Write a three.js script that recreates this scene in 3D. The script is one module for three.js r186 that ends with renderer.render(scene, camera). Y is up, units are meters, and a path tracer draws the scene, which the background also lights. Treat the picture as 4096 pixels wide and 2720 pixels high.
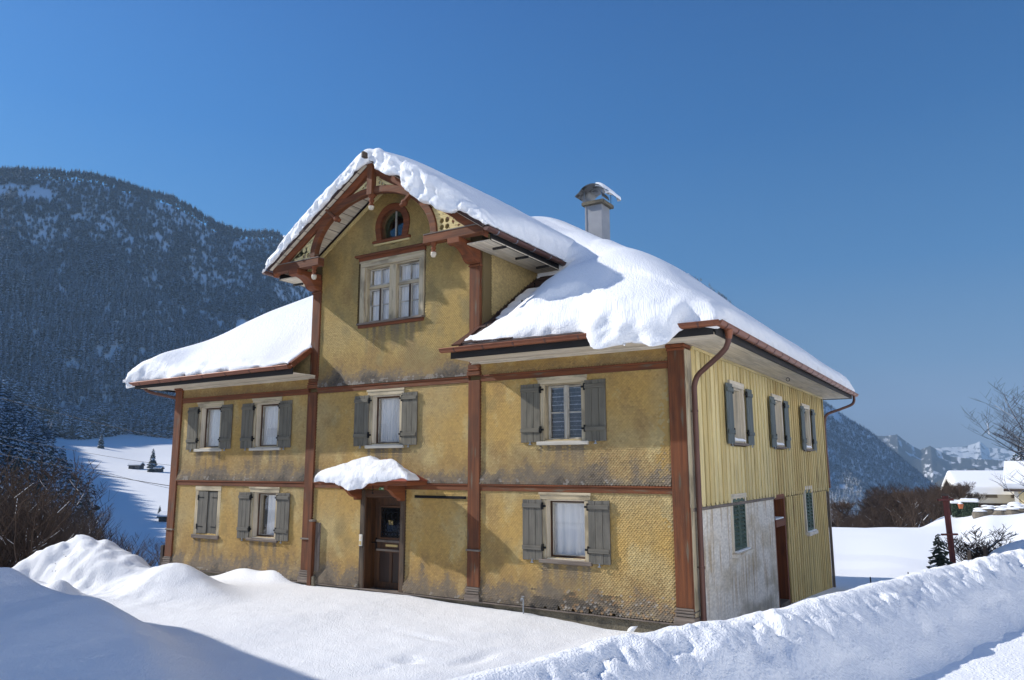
import * as THREE from 'three';
import { mergeGeometries, toCreasedNormals } from 'three/addons/utils/BufferGeometryUtils.js';
import { RoundedBoxGeometry } from 'three/addons/geometries/RoundedBoxGeometry.js';
import { ImprovedNoise } from 'three/addons/math/ImprovedNoise.js';

// ------------------------------------------------------------------ camera
// x runs along the house front to the right, -z into the depth, y = 0 at the foot of the shingles, front right corner at the origin
const CAM = new THREE.Vector3(4.669, 2.754, 13.489);
const camera = new THREE.PerspectiveCamera(48.6, 1024 / 680, 0.1, 60000);
camera.position.copy(CAM);
camera.lookAt(CAM.x - 0.52366, CAM.y + 0.16485, CAM.z - 0.83583);
camera.rotateZ(-0.0022);
camera.updateMatrixWorld();

// ------------------------------------------------------------------ exposure, sky, sun
const EXPOSURE = 1.27;
const renderer = new THREE.WebGLRenderer({ antialias: true });
renderer.toneMapping = THREE.LinearToneMapping;
renderer.toneMappingExposure = EXPOSURE;
renderer.shadowMap.enabled = true;
renderer.setSize(1024, 680);
const scene = new THREE.Scene();
const SUN = new THREE.Vector3(-1, 0.62, 0.25).normalize();

const lerp = (a, b, t) => a + (b - a) * t;
const clamp = (v, a = 0, b = 1) => Math.min(b, Math.max(a, v));
const sstep = (a, b, v) => { const t = clamp((v - a) / (b - a)); return t * t * (3 - 2 * t); };
function ramp(stops, t) {
  if (t <= stops[0][0]) return stops[0][1];
  for (let i = 1; i < stops.length; i++) if (t <= stops[i][0]) {
    const [a, ca] = stops[i - 1], [b, cb] = stops[i], k = (t - a) / (b - a);
    return Array.isArray(ca) ? ca.map((c, j) => lerp(c, cb[j], k)) : lerp(ca, cb, k);
  }
  return stops[stops.length - 1][1];
}
function makeSky() {
  const W = 1024, H = 512, d = new Float32Array(W * H * 4);
  const el = [[-90, [.34, .37, .42]], [-4, [.42, .47, .54]], [0, [.47, .53, .62]], [3, [.36, .48, .65]], [7, [.19, .40, .69]], [14, [.070, .295, .68]], [24, [.022, .195, .57]], [34, [.010, .138, .465]], [60, [.010, .095, .35]], [90, [.010, .08, .30]]];
  for (let j = 0; j < H; j++) {
    const lat = (j + .5) / H * Math.PI - Math.PI / 2, y = Math.sin(lat), c = Math.cos(lat), base = ramp(el, lat * 180 / Math.PI);
    for (let i = 0; i < W; i++) {
      const phi = ((i + .5) / W - .5) * 2 * Math.PI, x = Math.cos(phi) * c, z = Math.sin(phi) * c;
      const ca = x * SUN.x + y * SUN.y + z * SUN.z, ang = Math.acos(clamp(ca, -1, 1)) * 180 / Math.PI;
      // clear air: brighter round the sun, deepest blue about 90 degrees away from it
      const aur = Math.exp(-ang / 14) * .9 + Math.exp(-ang / 42) * .55, dip = 1.12 - .46 * Math.pow(1 - ca * ca, 1.5);
      const k = (j * W + i) * 4;
      d[k] = base[0] * dip * (1 + .5 * aur) + .20 * aur * .7; d[k + 1] = base[1] * dip * (1 + .6 * aur) + .18 * aur * .7; d[k + 2] = base[2] * dip * (1 + .5 * aur) + .14 * aur * .7; d[k + 3] = 1;
      for (let q = 0; q < 3; q++) d[k + q] /= EXPOSURE;
    }
  }
  const t = new THREE.DataTexture(d, W, H, THREE.RGBAFormat, THREE.FloatType);
  t.mapping = THREE.EquirectangularReflectionMapping; t.magFilter = t.minFilter = THREE.LinearFilter; t.colorSpace = THREE.LinearSRGBColorSpace; t.needsUpdate = true;
  return t;
}
const skyTex = makeSky();
scene.background = skyTex; scene.environment = skyTex;
const sun = new THREE.DirectionalLight(new THREE.Color().setRGB(1, .96, .90), 4.5);
sun.position.copy(SUN).multiplyScalar(120); sun.target.position.set(-6, 0, -4);
sun.castShadow = true; sun.shadow.mapSize.set(4096, 4096); sun.shadow.radius = 1.2;
Object.assign(sun.shadow.camera, { left: -45, right: 45, top: 45, bottom: -45, near: 1, far: 320 });
scene.add(sun, sun.target);
scene.fog = new THREE.FogExp2(new THREE.Color().setRGB(.48, .72, 1), 0.00029);

// ------------------------------------------------------------------ helpers
function rng(seed) { let s = seed >>> 0; return () => { s = (s + 0x6D2B79F5) | 0; let t = Math.imul(s ^ (s >>> 15), 1 | s); t = (t + Math.imul(t ^ (t >>> 7), 61 | t)) ^ t; return ((t ^ (t >>> 14)) >>> 0) / 4294967296; }; }
const PN = new ImprovedNoise();
const n3 = (x, y, z) => PN.noise(x, y, z);
const fbm = (x, y, z, o = 4) => { let s = 0, a = .5, f = 1; for (let i = 0; i < o; i++) { s += a * PN.noise(x * f + i * 17.3, y * f - i * 9.1, z * f + i * 5.7); a *= .5; f *= 2.03; } return s; };
const used = new Map();
function numbered(n) { const k = used.get(n) || 0; used.set(n, k + 1); return k ? n + '_' + String(k).padStart(3, '0') : n; }
function shadows(o) { o.castShadow = o.receiveShadow = true; return o; }
function tag(o, label, category, group) { o.userData.label = label; o.userData.category = category; if (group) o.userData.group = group; return o; }
function thing(name, label, category, pos = [0, 0, 0], group) { const g = new THREE.Group(); g.name = numbered(name); g.position.set(...pos); scene.add(g); return tag(g, label, category, group); }
function mesh(name, geo, mat, parent = scene) { const m = shadows(new THREE.Mesh(geo, mat)); m.name = parent === scene ? numbered(name) : name; parent.add(m); return m; }
function part(parent, name) { const g = new THREE.Group(); g.name = name; parent.add(g); return g; }
const merge = (gs) => mergeGeometries(gs.map((g) => { const q = g.index ? g.toNonIndexed() : g; for (const k of Object.keys(q.attributes)) if (!['position', 'normal', 'uv'].includes(k)) q.deleteAttribute(k); return q; }), false);
let uvShift = 0;
// planar uv in metres; the longest side of the piece runs along v (the grain)
function metric(geo, along = -1) {
  const p = geo.attributes.position, n = geo.attributes.normal; geo.computeBoundingBox();
  const s = new THREE.Vector3(); geo.boundingBox.getSize(s); const e = [s.x, s.y, s.z];
  const la = along >= 0 ? along : e.indexOf(Math.max(...e)); uvShift += .377;
  const uv = new Float32Array(p.count * 2);
  for (let i = 0; i < p.count; i++) {
    const nn = [Math.abs(n.getX(i)), Math.abs(n.getY(i)), Math.abs(n.getZ(i))], P = [p.getX(i), p.getY(i), p.getZ(i)];
    const d = nn.indexOf(Math.max(...nn)); const ax = [0, 1, 2].filter((a) => a !== d);
    let [a, b] = ax; if (a === la) [a, b] = [b, a];
    uv[2 * i] = P[a] + uvShift; uv[2 * i + 1] = P[b] + uvShift * .61;
  }
  geo.setAttribute('uv', new THREE.BufferAttribute(uv, 2)); return geo;
}
function place(g, x = 0, y = 0, z = 0, rx = 0, ry = 0, rz = 0) { const m = new THREE.Matrix4().compose(new THREE.Vector3(x, y, z), new THREE.Quaternion().setFromEuler(new THREE.Euler(rx, ry, rz)), new THREE.Vector3(1, 1, 1)); g.applyMatrix4(m); return g; }
// a box given by its size and centre; bevel > 0 rounds the edges
function bx(w, h, d, x = 0, y = 0, z = 0, bevel = 0, rx = 0, ry = 0, rz = 0) { const g = bevel > 0 ? new RoundedBoxGeometry(w, h, d, 1, Math.min(bevel, w * .45, h * .45, d * .45)) : new THREE.BoxGeometry(w, h, d); metric(g); return place(g, x, y, z, rx, ry, rz); }
// a box given by its bounds
const bb = (x0, x1, y0, y1, z0, z1, bevel = 0) => bx(x1 - x0, y1 - y0, z1 - z0, (x0 + x1) / 2, (y0 + y1) / 2, (z0 + z1) / 2, bevel);
// a bar of square section between two points
function bar(a, b, w, h, bevel = 0) {
  const A = new THREE.Vector3(...a), B = new THREE.Vector3(...b), L = A.distanceTo(B), g = bevel ? new RoundedBoxGeometry(w, h, L, 1, bevel) : new THREE.BoxGeometry(w, h, L); metric(g);
  const m = new THREE.Matrix4().lookAt(B, A, new THREE.Vector3(0, 1, 0.0001)).setPosition(A.add(B).multiplyScalar(.5)); g.applyMatrix4(m); return g;
}
function tube(pts, r, seg = 8, n = 0) { const c = new THREE.CatmullRomCurve3(pts.map((p) => new THREE.Vector3(...p)), false, 'centripetal'); return new THREE.TubeGeometry(c, n || pts.length * 6, r, seg, false); }
function rodGeo(pts, radii, seg = 5) {           // a tapered round rod through points
  const pos = [], idx = [], uv = []; const V = pts.map((p) => new THREE.Vector3(...p)); let up = new THREE.Vector3(.31, .2, .93).normalize(); let len = 0;
  for (let i = 0; i < V.length; i++) {
    const t = V[Math.min(i + 1, V.length - 1)].clone().sub(V[Math.max(i - 1, 0)]).normalize(); const a = up.clone().cross(t).normalize(), b = t.clone().cross(a); if (i) len += V[i].distanceTo(V[i - 1]);
    for (let k = 0; k < seg; k++) { const th = k / seg * Math.PI * 2, c = Math.cos(th) * radii[i], s = Math.sin(th) * radii[i]; pos.push(V[i].x + a.x * c + b.x * s, V[i].y + a.y * c + b.y * s, V[i].z + a.z * c + b.z * s); uv.push(k / seg * 6.28 * radii[i], len); }
    if (i) for (let k = 0; k < seg; k++) { const p = (i - 1) * seg + k, q = (i - 1) * seg + (k + 1) % seg; idx.push(p, q, p + seg, q, q + seg, p + seg); }
  }
  const g = new THREE.BufferGeometry(); g.setAttribute('position', new THREE.Float32BufferAttribute(pos, 3)); g.setAttribute('uv', new THREE.Float32BufferAttribute(uv, 2)); g.setIndex(idx); g.computeVertexNormals(); return g;
}
const shp = (pts) => { const s = new THREE.Shape(); pts.forEach(([x, y], i) => i ? s.lineTo(x, y) : s.moveTo(x, y)); s.closePath(); return s; };
const holeRect = (x0, x1, y0, y1) => { const h = new THREE.Path(); h.moveTo(x0, y0); h.lineTo(x0, y1); h.lineTo(x1, y1); h.lineTo(x1, y0); h.closePath(); return h; };
function ext(shape, depth, z0 = 0, bevel = 0, seg = 8) { const g = new THREE.ExtrudeGeometry(shape, { depth: depth - 2 * bevel, bevelEnabled: bevel > 0, bevelSize: bevel, bevelThickness: bevel, bevelOffset: -bevel, bevelSegments: 1, curveSegments: seg }); g.translate(0, 0, z0 + bevel); return metric(g); }
// ------------------------------------------------------------------ procedural textures (colour and fine relief only)
function tileNoise(seed, per) { const r = rng(seed), t = new Float32Array(per * per); for (let i = 0; i < t.length; i++) t[i] = r(); return (x, y) => { const xi = Math.floor(x), yi = Math.floor(y), fx = x - xi, fy = y - yi, sx = fx * fx * (3 - 2 * fx), sy = fy * fy * (3 - 2 * fy); const g = (a, b) => t[((b % per) + per) % per * per + ((a % per) + per) % per]; return lerp(lerp(g(xi, yi), g(xi + 1, yi), sx), lerp(g(xi, yi + 1), g(xi + 1, yi + 1), sx), sy); }; }
// tileable fbm over the unit square
function tfbm(seed, fx, fy, oct = 4) { const ns = []; for (let o = 0; o < oct; o++) ns.push(tileNoise(seed + o * 31, 1)); const L = []; for (let o = 0; o < oct; o++) L.push([fx << o, fy << o, seed + o * 31]); const N = L.map(([a, b, s]) => { const r = rng(s), t = new Float32Array(a * b); for (let i = 0; i < t.length; i++) t[i] = r(); return (u, v) => { const x = u * a, y = v * b, xi = Math.floor(x), yi = Math.floor(y), dx = x - xi, dy = y - yi, sx = dx * dx * (3 - 2 * dx), sy = dy * dy * (3 - 2 * dy), g = (p, q) => t[(q % b) * a + (p % a)]; return lerp(lerp(g(xi, yi), g(xi + 1, yi), sx), lerp(g(xi, yi + 1), g(xi + 1, yi + 1), sx), sy); }; }); return (u, v) => { let s = 0, am = .5, tot = 0; for (const f of N) { s += am * f(u, v); tot += am; am *= .55; } return s / tot; }; }
function tex(w, h, fn, { srgb = true, metresX = 1, metresY = 1 } = {}) {
  const d = new Uint8Array(w * h * 4);
  for (let j = 0; j < h; j++) for (let i = 0; i < w; i++) { const c = fn((i + .5) / w, (j + .5) / h), k = (j * w + i) * 4; d[k] = clamp(c[0]) * 255; d[k + 1] = clamp(c[1]) * 255; d[k + 2] = clamp(c[2]) * 255; d[k + 3] = 255; }
  const t = new THREE.DataTexture(d, w, h, THREE.RGBAFormat); t.wrapS = t.wrapT = THREE.RepeatWrapping; t.magFilter = THREE.LinearFilter; t.minFilter = THREE.LinearMipmapLinearFilter; t.generateMipmaps = true; if (srgb) t.colorSpace = THREE.SRGBColorSpace; t.repeat.set(1 / metresX, 1 / metresY); t.needsUpdate = true; return t;
}
const grey = (v) => [v, v, v];
const mix3 = (a, b, t) => [lerp(a[0], b[0], t), lerp(a[1], b[1], t), lerp(a[2], b[2], t)];
const hex = (h) => [(h >> 16 & 255) / 255, (h >> 8 & 255) / 255, (h & 255) / 255];
// painted or bare wood: grain along v, paint worn through where the wear noise is high
function woodTex(seed, paint, paint2, bare, wear, mx = .8, my = 2.4, dirt = .25) {
  const g = tfbm(seed, 48, 3, 4), st = tfbm(seed + 7, 14, 2, 4), w = tfbm(seed + 13, 10, 4, 5), b = tfbm(seed + 19, 4, 4, 4);
  const A = hex(paint), B = hex(paint2), C = hex(bare);
  return tex(512, 512, (u, v) => { const gr = g(u, v), bl = b(u, v); let c = mix3(A, B, sstep(.3, .7, st(u, v))); const wr = sstep(1 - wear, 1 - wear + .16, w(u, v) * .75 + gr * .25); c = mix3(c, mix3(C, C.map((q) => q * .6), gr), wr); const k = 1 - .22 * (1 - gr) - dirt * sstep(.5, .8, bl) * .6; return c.map((q) => q * k * 1.06); }, { metresX: mx, metresY: my });
}
const grainBump = (() => { const g = tfbm(901, 64, 4, 4), w = tfbm(911, 9, 5, 4); return tex(512, 512, (u, v) => grey(.65 * g(u, v) + .35 * w(u, v)), { srgb: false, metresX: .8, metresY: 2.4 }); })();
const std = (o) => new THREE.MeshStandardMaterial({ roughness: .8, metalness: 0, ...o });
const M = {};
const wood = (map, extra = {}) => std({ map, bumpMap: grainBump, bumpScale: .004, roughness: .78, ...extra });
M.red = wood(woodTex(11, 0x7c451f, 0x683818, 0x8d765e, .40));
M.redPlain = wood(woodTex(21, 0x854822, 0x713c1c, 0xa08a70, .2));
M.greyWood = wood(woodTex(31, 0x8f8072, 0x6f6359, 0xa2978a, .5, .6, 1.6, .5));
M.cream = wood(woodTex(41, 0xcfbf9f, 0xc0ae8b, 0x9a8d7a, .34, .7, 2, .35));
M.creamSoft = wood(woodTex(51, 0xe8dcc6, 0xdccfb6, 0xb8a890, .16, 1.2, 3, .15));
M.shutter = wood(woodTex(61, 0x746e5f, 0x696456, 0x8a775c, .24, .7, 1.8, .2));
M.shutterBlue = wood(woodTex(65, 0x706b60, 0x666258, 0x857c66, .2, .7, 1.8, .2));
M.shutterSide = wood(woodTex(66, 0x6a7371, 0x606967, 0x7d7868, .15, .7, 1.8, .15));
M.shutterGreen = wood(woodTex(67, 0x5a6e60, 0x4f6356, 0x7d806e, .28, .7, 1.8, .3));
M.door = wood(woodTex(71, 0x5c3a1b, 0x482c14, 0x6d4e2c, .3, .5, 1.8, .4), { roughness: .55 });
M.doorDark = wood(woodTex(75, 0x3b2414, 0x301c10, 0x5a3a22, .25, .5, 1.8, .3), { roughness: .5 });
M.jamb = wood(woodTex(77, 0x5b4733, 0x463628, 0x7a6a56, .5, .5, 1.8, .4));
M.fascia = wood(woodTex(81, 0x2b2724, 0x211e1c, 0x4b443d, .25));
M.yellowA = wood(woodTex(91, 0xecd89c, 0xe4cd90, 0xbca56e, .14, .9, 3.2, .12));
M.yellowB = wood(woodTex(95, 0xe4cf90, 0xd9c182, 0xae9768, .2, .9, 3.2, .18));
M.yellowC = wood(woodTex(99, 0xd6bc7c, 0xc6aa6c, 0x968058, .3, .9, 3.2, .3));
M.barnWood = wood(woodTex(103, 0x4a3a2e, 0x3a2d24, 0x6a5a4c, .5, 1.5, 4, .4));
M.postRed = wood(woodTex(107, 0x84483e, 0x6f3a33, 0x8f7c70, .3, .4, 1.2, .4));
M.plaster = (() => { const a = tfbm(201, 6, 6, 6), b = tfbm(207, 60, 3, 4), c = tfbm(213, 90, 90, 2), d = tfbm(217, 40, 2, 4); return std({ roughness: .95, bumpMap: tex(512, 512, (u, v) => grey(.5 * c(u, v) + .5 * a(u, v)), { srgb: false, metresX: 1.5, metresY: 1.5 }), bumpScale: .012, map: tex(1024, 1024, (u, v) => { const V = v * 3.0 - .9; let col = mix3(hex(0xe6dfd2), hex(0xd2c6b0), sstep(.4, .7, a(u, v))); const rust = sstep(.52, .75, b(u, v)) * sstep(.25, .5, v + .1 * d(u, v)); col = mix3(col, hex(0xa88a62), rust * .55); const m = sstep(.42, .70, a(u, v) * .7 + .3 * d(u, v)) * sstep(.72, .2, v + (a(u, v) - .5) * .5); col = mix3(col, hex(0x5e5d58), m * .62 * (.3 + .7 * c(u, v)) * sstep(.2, .75, u * .8 + .3 * a(v, u))); const k = .86 + .2 * c(u, v); return col.map((q) => q * k); }, { metresX: 6.2, metresY: 3.0 }) }); })();
M.concrete = (() => { const a = tfbm(231, 5, 5, 6), c = tfbm(233, 80, 80, 3); return std({ roughness: .95, map: tex(512, 512, (u, v) => mix3(hex(0x6f6756), hex(0x4b463c), sstep(.4, .65, a(u, v))).map((q) => q * (.8 + .35 * c(u, v))), { metresX: 2, metresY: 2 }), bumpMap: tex(256, 256, (u, v) => grey(c(u, v)), { srgb: false, metresX: 1, metresY: 1 }), bumpScale: .01 }); })();
M.wallBack = std({ color: 0x6b5a38, roughness: .95 });
M.copper = (() => { const a = tfbm(241, 12, 3, 4); return std({ roughness: .42, metalness: .35, map: tex(256, 256, (u, v) => mix3(hex(0x9a6244), hex(0x774732), a(u, v)), { metresX: .6, metresY: 2 }) }); })();
M.copperDark = (() => { const a = tfbm(243, 12, 3, 4); return std({ roughness: .45, metalness: .3, map: tex(256, 256, (u, v) => mix3(hex(0x6d4b3f), hex(0x553930), a(u, v)), { metresX: .6, metresY: 2 }) }); })();
M.iron = std({ color: 0x1c1b1a, roughness: .6, metalness: .6 });
M.steel = std({ color: 0x9aa0a6, roughness: .42, metalness: .85 });
M.chimney = (() => { const a = tfbm(251, 3, 3, 4); return std({ roughness: .5, metalness: .25, map: tex(256, 256, (u, v) => mix3(hex(0x9c9c9e), hex(0x868789), a(u, v)), { metresX: 1, metresY: 1 }) }); })();
M.hood = (() => { const a = tfbm(255, 6, 6, 5); return std({ roughness: .4, metalness: .6, side: THREE.DoubleSide, map: tex(256, 256, (u, v) => mix3(hex(0x8c8c8a), hex(0x3f3d3a), sstep(.45, .75, a(u, v))), { metresX: .8, metresY: .8 }) }); })();
M.tile = (() => { const a = tfbm(261, 8, 8, 5); return std({ roughness: .8, map: tex(256, 256, (u, v) => mix3(hex(0x4a3028), hex(0x33231e), a(u, v)), { metresX: 1, metresY: 1 }) }); })();
M.glass = new THREE.MeshPhysicalMaterial({ color: 0xffffff, transmission: 1, thickness: 0, roughness: .02, ior: 1.5 });
M.dark = std({ color: 0x6e665a, roughness: .9 });
M.roomDark = std({ color: 0x9a9285, roughness: .95 });
M.curtain = (() => { const a = tfbm(271, 40, 2, 3); return std({ roughness: .95, side: THREE.DoubleSide, map: tex(256, 256, (u, v) => mix3(hex(0xe9e9e6), hex(0xd2d4d4), a(u, v)), { metresX: 1, metresY: 2 }) }); })();
M.lace = (() => { const a = tfbm(281, 32, 32, 3); return std({ roughness: .95, side: THREE.DoubleSide, map: tex(256, 512, (u, v) => { const y = v * 7 % 1; const s = sstep(.09, .0, Math.abs(y - .3)) + .55 * sstep(.06, 0, Math.abs(y - .75)) + .25 * sstep(.62, .8, a(u, v)); return mix3(hex(0x4e525a), hex(0xc6ccd6), clamp(s * (.5 + .6 * a(u, v)))); }, { metresX: 1, metresY: 1.2 }) }); })();
M.white = std({ color: 0xd6d2c8, roughness: .7 });
M.whiteWorn = wood(woodTex(111, 0xcac4b6, 0xbdb5a4, 0x8b8070, .34, .4, 1.2, .4));
M.greenWreath = std({ color: 0x2f3a22, roughness: .95 });
const snowGrain = (() => { const a = tfbm(301, 96, 96, 3), b = tfbm(303, 14, 14, 4); return tex(1024, 1024, (u, v) => grey(.6 * a(u, v) + .4 * b(u, v)), { srgb: false, metresX: 1.6, metresY: 1.6 }); })();
M.snow = new THREE.MeshPhysicalMaterial({ color: new THREE.Color().setRGB(.90, .905, .91), roughness: .62, bumpMap: snowGrain, bumpScale: .018, specularIntensity: .4 });
M.snowSmooth = new THREE.MeshPhysicalMaterial({ color: new THREE.Color().setRGB(.90, .905, .91), roughness: .6, bumpMap: snowGrain, bumpScale: .006, specularIntensity: .35 });
M.snowFar = std({ color: new THREE.Color().setRGB(.90, .905, .91), roughness: .8 });
M.bark = (() => { const a = tfbm(311, 16, 4, 4); return std({ roughness: .95, map: tex(256, 256, (u, v) => mix3(hex(0x5a4a3c), hex(0x352b24), a(u, v)), { metresX: .4, metresY: 1 }) }); })();
M.twig = std({ color: 0x4a3a2e, roughness: .95 });
M.twigDark = std({ color: 0x3b3029, roughness: .95 });
M.needle = std({ color: new THREE.Color().setRGB(.035, .055, .03), roughness: .9, side: THREE.DoubleSide });
M.vcol = std({ vertexColors: true, roughness: .9, side: THREE.DoubleSide });
M.stone = (() => { const a = tfbm(321, 6, 6, 5); return std({ roughness: .95, map: tex(256, 256, (u, v) => mix3(hex(0x8c8272), hex(0x5d564b), a(u, v)), { metresX: 1, metresY: 1 }) }); })();
M.cable = std({ color: 0x15171c, roughness: .7 });
// ------------------------------------------------------------------ the house
const HW = 15.36, HD = 13.65;                       // width along x, depth along z
const house = thing('shingled_house', 'large yellow shingled alpine house with red timber posts and snow-covered roof', 'house');
const PIL = [[-15.36, -15.05], [-9.86, -9.55], [-4.87, -4.56], [-0.30, 0.02]];
const winU = [-13.755, -11.41, -7.28, -2.57], winL = [-13.64, -11.34, -2.54];
const CX = -7.2, APEX = 9.75, DS = 0.674;           // dormer axis, underside apex, slope
const openings = [];
for (const c of winU) openings.push([c - .43, c + .43, 3.25, 4.41]);
for (const c of winL) openings.push([c - .43, c + .43, .94, 2.085]);
const doorO = [-7.82, -6.70, -.12, 2.10]; openings.push(doorO);
const bigO = [-8.06, -6.34, 6.24, 7.62]; openings.push(bigO);
const archPts = (rx, ry, cy, yb, xb, n = 18) => { const o = [[CX - xb, yb]]; for (let i = 0; i <= n; i++) { const a = Math.PI + .12 - (Math.PI + .24) * i / n; o.push([CX + Math.cos(a) * rx, cy + Math.sin(a) * ry]); } o.push([CX + xb, yb]); return o; };
const archIn = archPts(.385, .40, 8.57, 8.24, .33), archOut = archPts(.545, .56, 8.57, 8.24, .49);
{ // front wall with its openings and the gable above the middle bay
  const s = shp([[-15.34, -.95], [0, -.95], [0, 5.06], [-4.58, 5.06], [-4.58, APEX - DS * 2.62], [CX, APEX], [-9.84, APEX - DS * 2.64], [-9.84, 5.06], [-15.34, 5.06]]);
  for (const o of openings) s.holes.push(holeRect(...o));
  const h = new THREE.Path(); archIn.forEach(([x, y], i) => i ? h.lineTo(x, y) : h.moveTo(x, y)); h.closePath(); s.holes.push(h);
  mesh('wall', ext(s, .34, -.36), M.wallBack, house);
  // other walls: left, rear, right (upper storey and rear half), plastered ground floor
  mesh('wall', bb(-15.34, -15.0, -1.6, 5.06, -HD, -.37), M.wallBack, house);
  mesh('wall', bb(-14.99, -.37, -1.8, 5.06, -HD, -HD + .3), M.wallBack, house);
  const side = shp([[.37, 2.0], [13.63, 2.0], [13.63, 5.06], [.37, 5.06]]);
  for (const c of [3.25, 7.01, 10.70]) side.holes.push(holeRect(c - .43, c + .43, 3.25, 4.44));
  let g = ext(side, .30, 0); g.rotateY(Math.PI / 2); g.translate(-.30, 0, 0); mesh('wall', g, M.wallBack, house);
  const low = shp([[7.28, -1.8], [13.63, -1.8], [13.63, 1.998], [7.28, 1.998]]);
  g = ext(low, .28, 0); g.rotateY(Math.PI / 2); g.translate(-.31, 0, 0); mesh('wall', g, M.wallBack, house);
  // plaster
  const pl = shp([[.04, -1.7], [6.17, -1.7], [6.17, 2.0], [.04, 2.0]]); pl.holes.push(holeRect(2.55, 3.55, .98, 2.12));
  const pl2 = shp([[.04, -1.7], [6.17, -1.7], [6.17, 1.99], [3.55, 1.99], [3.55, .98], [2.53, .98], [2.53, 1.99], [.04, 1.99]]);
  g = ext(pl2, .30, 0); g.rotateY(Math.PI / 2); g.translate(-.29, 0, 0);
  { const p = g.attributes.position, uv = g.attributes.uv; for (let i = 0; i < p.count; i++) uv.setXY(i, -p.getZ(i) + p.getX(i), p.getY(i) + .95); }
  mesh('plaster_wall', g, M.plaster, house);
  // stone plinth below the shingles
  mesh('plinth', bb(-15.36, .0, -.98, -.02, -.015, .035), M.concrete, house);
  mesh('ledge', bb(-15.3, -.02, -.035, -.008, .036, .10), M.greyWood, house);
  // floors keep the rooms dark
  for (const y of [-.3, 2.3, 4.75]) mesh('floor_slab', bb(-14.98, -.32, y - .08, y, -HD + .31, -.38), M.roomDark, house);
}
// pilasters
function pilaster([x0, x1], y0, y1, z1 = .075, base = true, collar = true, cap = false, wrap = 0) {
  const p = part(house, 'pilaster'); const w = x1 - x0, cx = (x0 + x1) / 2;
  mesh('shaft', bb(x0, x1, y0 + (base ? .26 : 0), y1, -.30, z1, .012), M.red, p);
  if (base) {
    mesh('base_block', bb(x0 - .03, x1 + .035, y0 - .02, y0 + .11, -.2, z1 + .055, .01), M.greyWood, p);
    mesh('base_moulding', bb(x0 - .012, x1 + .016, y0 + .115, y0 + .175, -.2, z1 + .035, .02), M.greyWood, p);
    mesh('base_moulding', bb(x0 - .022, x1 + .024, y0 + .18, y0 + .215, -.2, z1 + .045, .012), M.greyWood, p);
    mesh('base_moulding', bb(x0 - .006, x1 + .008, y0 + .22, y0 + .258, -.2, z1 + .02, .01), M.greyWood, p);
  }
  if (collar) mesh('collar', bb(x0 - .022, x1 + .024, .985, 1.025, -.1, z1 + .03, .012), M.greyWood, p);
  if (cap) { mesh('capital', bb(x0 - .025, x1 + .025, y1 + .002, y1 + .07, -.28, z1 + .04, .015), M.redPlain, p); mesh('capital', bb(x0 - .012, x1 + .012, y1 - .055, y1 - .004, -.1, z1 + .02, .01), M.redPlain, p); }
  return p;
}
pilaster(PIL[0], 0, 4.95, .075, true, true, true); pilaster(PIL[1], 0, 4.60); pilaster(PIL[2], 0, 4.60);
{ const p = pilaster(PIL[3], 0, 4.93, .075, true, false, true);
  mesh('corner_board', bb(.022, .04, -.05, 4.9, -.34, .05), M.cream, p); mesh('corner_strip', bb(.021, .034, -.3, 2.0, .052, .07), M.redPlain, p); }
// upper pilasters of the cross gable with their mouldings and corbels
for (const [x0, x1] of [[-9.83, -9.55], [-4.86, -4.58]]) {
  const p = part(house, 'pilaster');
  mesh('shaft', bb(x0, x1, 4.95, 7.50, -.35, .07, .012), M.red, p);
  mesh('base_moulding', bb(x0 - .04, x1 + .03, 4.70, 4.80, -.2, .10, .015), M.red, p);
  mesh('base_moulding', bb(x0 - .025, x1 + .02, 4.805, 4.85, -.2, .115, .02), M.redPlain, p);
  mesh('base_moulding', bb(x0 - .015, x1 + .01, 4.855, 4.945, -.2, .09, .012), M.red, p);
  const s = new THREE.Shape(); s.moveTo(0, 7.22); s.lineTo(0, 7.63); s.lineTo(.82, 7.63); s.lineTo(.82, 7.50); s.quadraticCurveTo(.70, 7.44, .62, 7.50); s.quadraticCurveTo(.36, 7.48, .24, 7.28); s.quadraticCurveTo(.18, 7.20, 0, 7.22);
  const g = ext(s, x1 - x0 + .04, 0, .012); g.rotateY(-Math.PI / 2); g.translate(x1 + .02, 0, .072); mesh('corbel', g, M.redPlain, p);
  mesh('necking', bb(x0 - .02, x1 + .02, 7.16, 7.20, -.1, .095, .01), M.red, p);
}
// belt beams between the pilasters
const bays = [[-15.05, -9.86], [-9.55, -4.87], [-4.56, -.30]];
for (const [a, b] of bays) for (const y of [2.235, 4.56]) {
  const p = part(house, 'belt_beam'); mesh('board', bb(a + .001, b - .001, y, y + .105, -.1, .052, .006), M.red, p); mesh('ledge', bb(a + .001, b - .001, y + .107, y + .142, -.1, .072, .008), M.redPlain, p);
}
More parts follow.
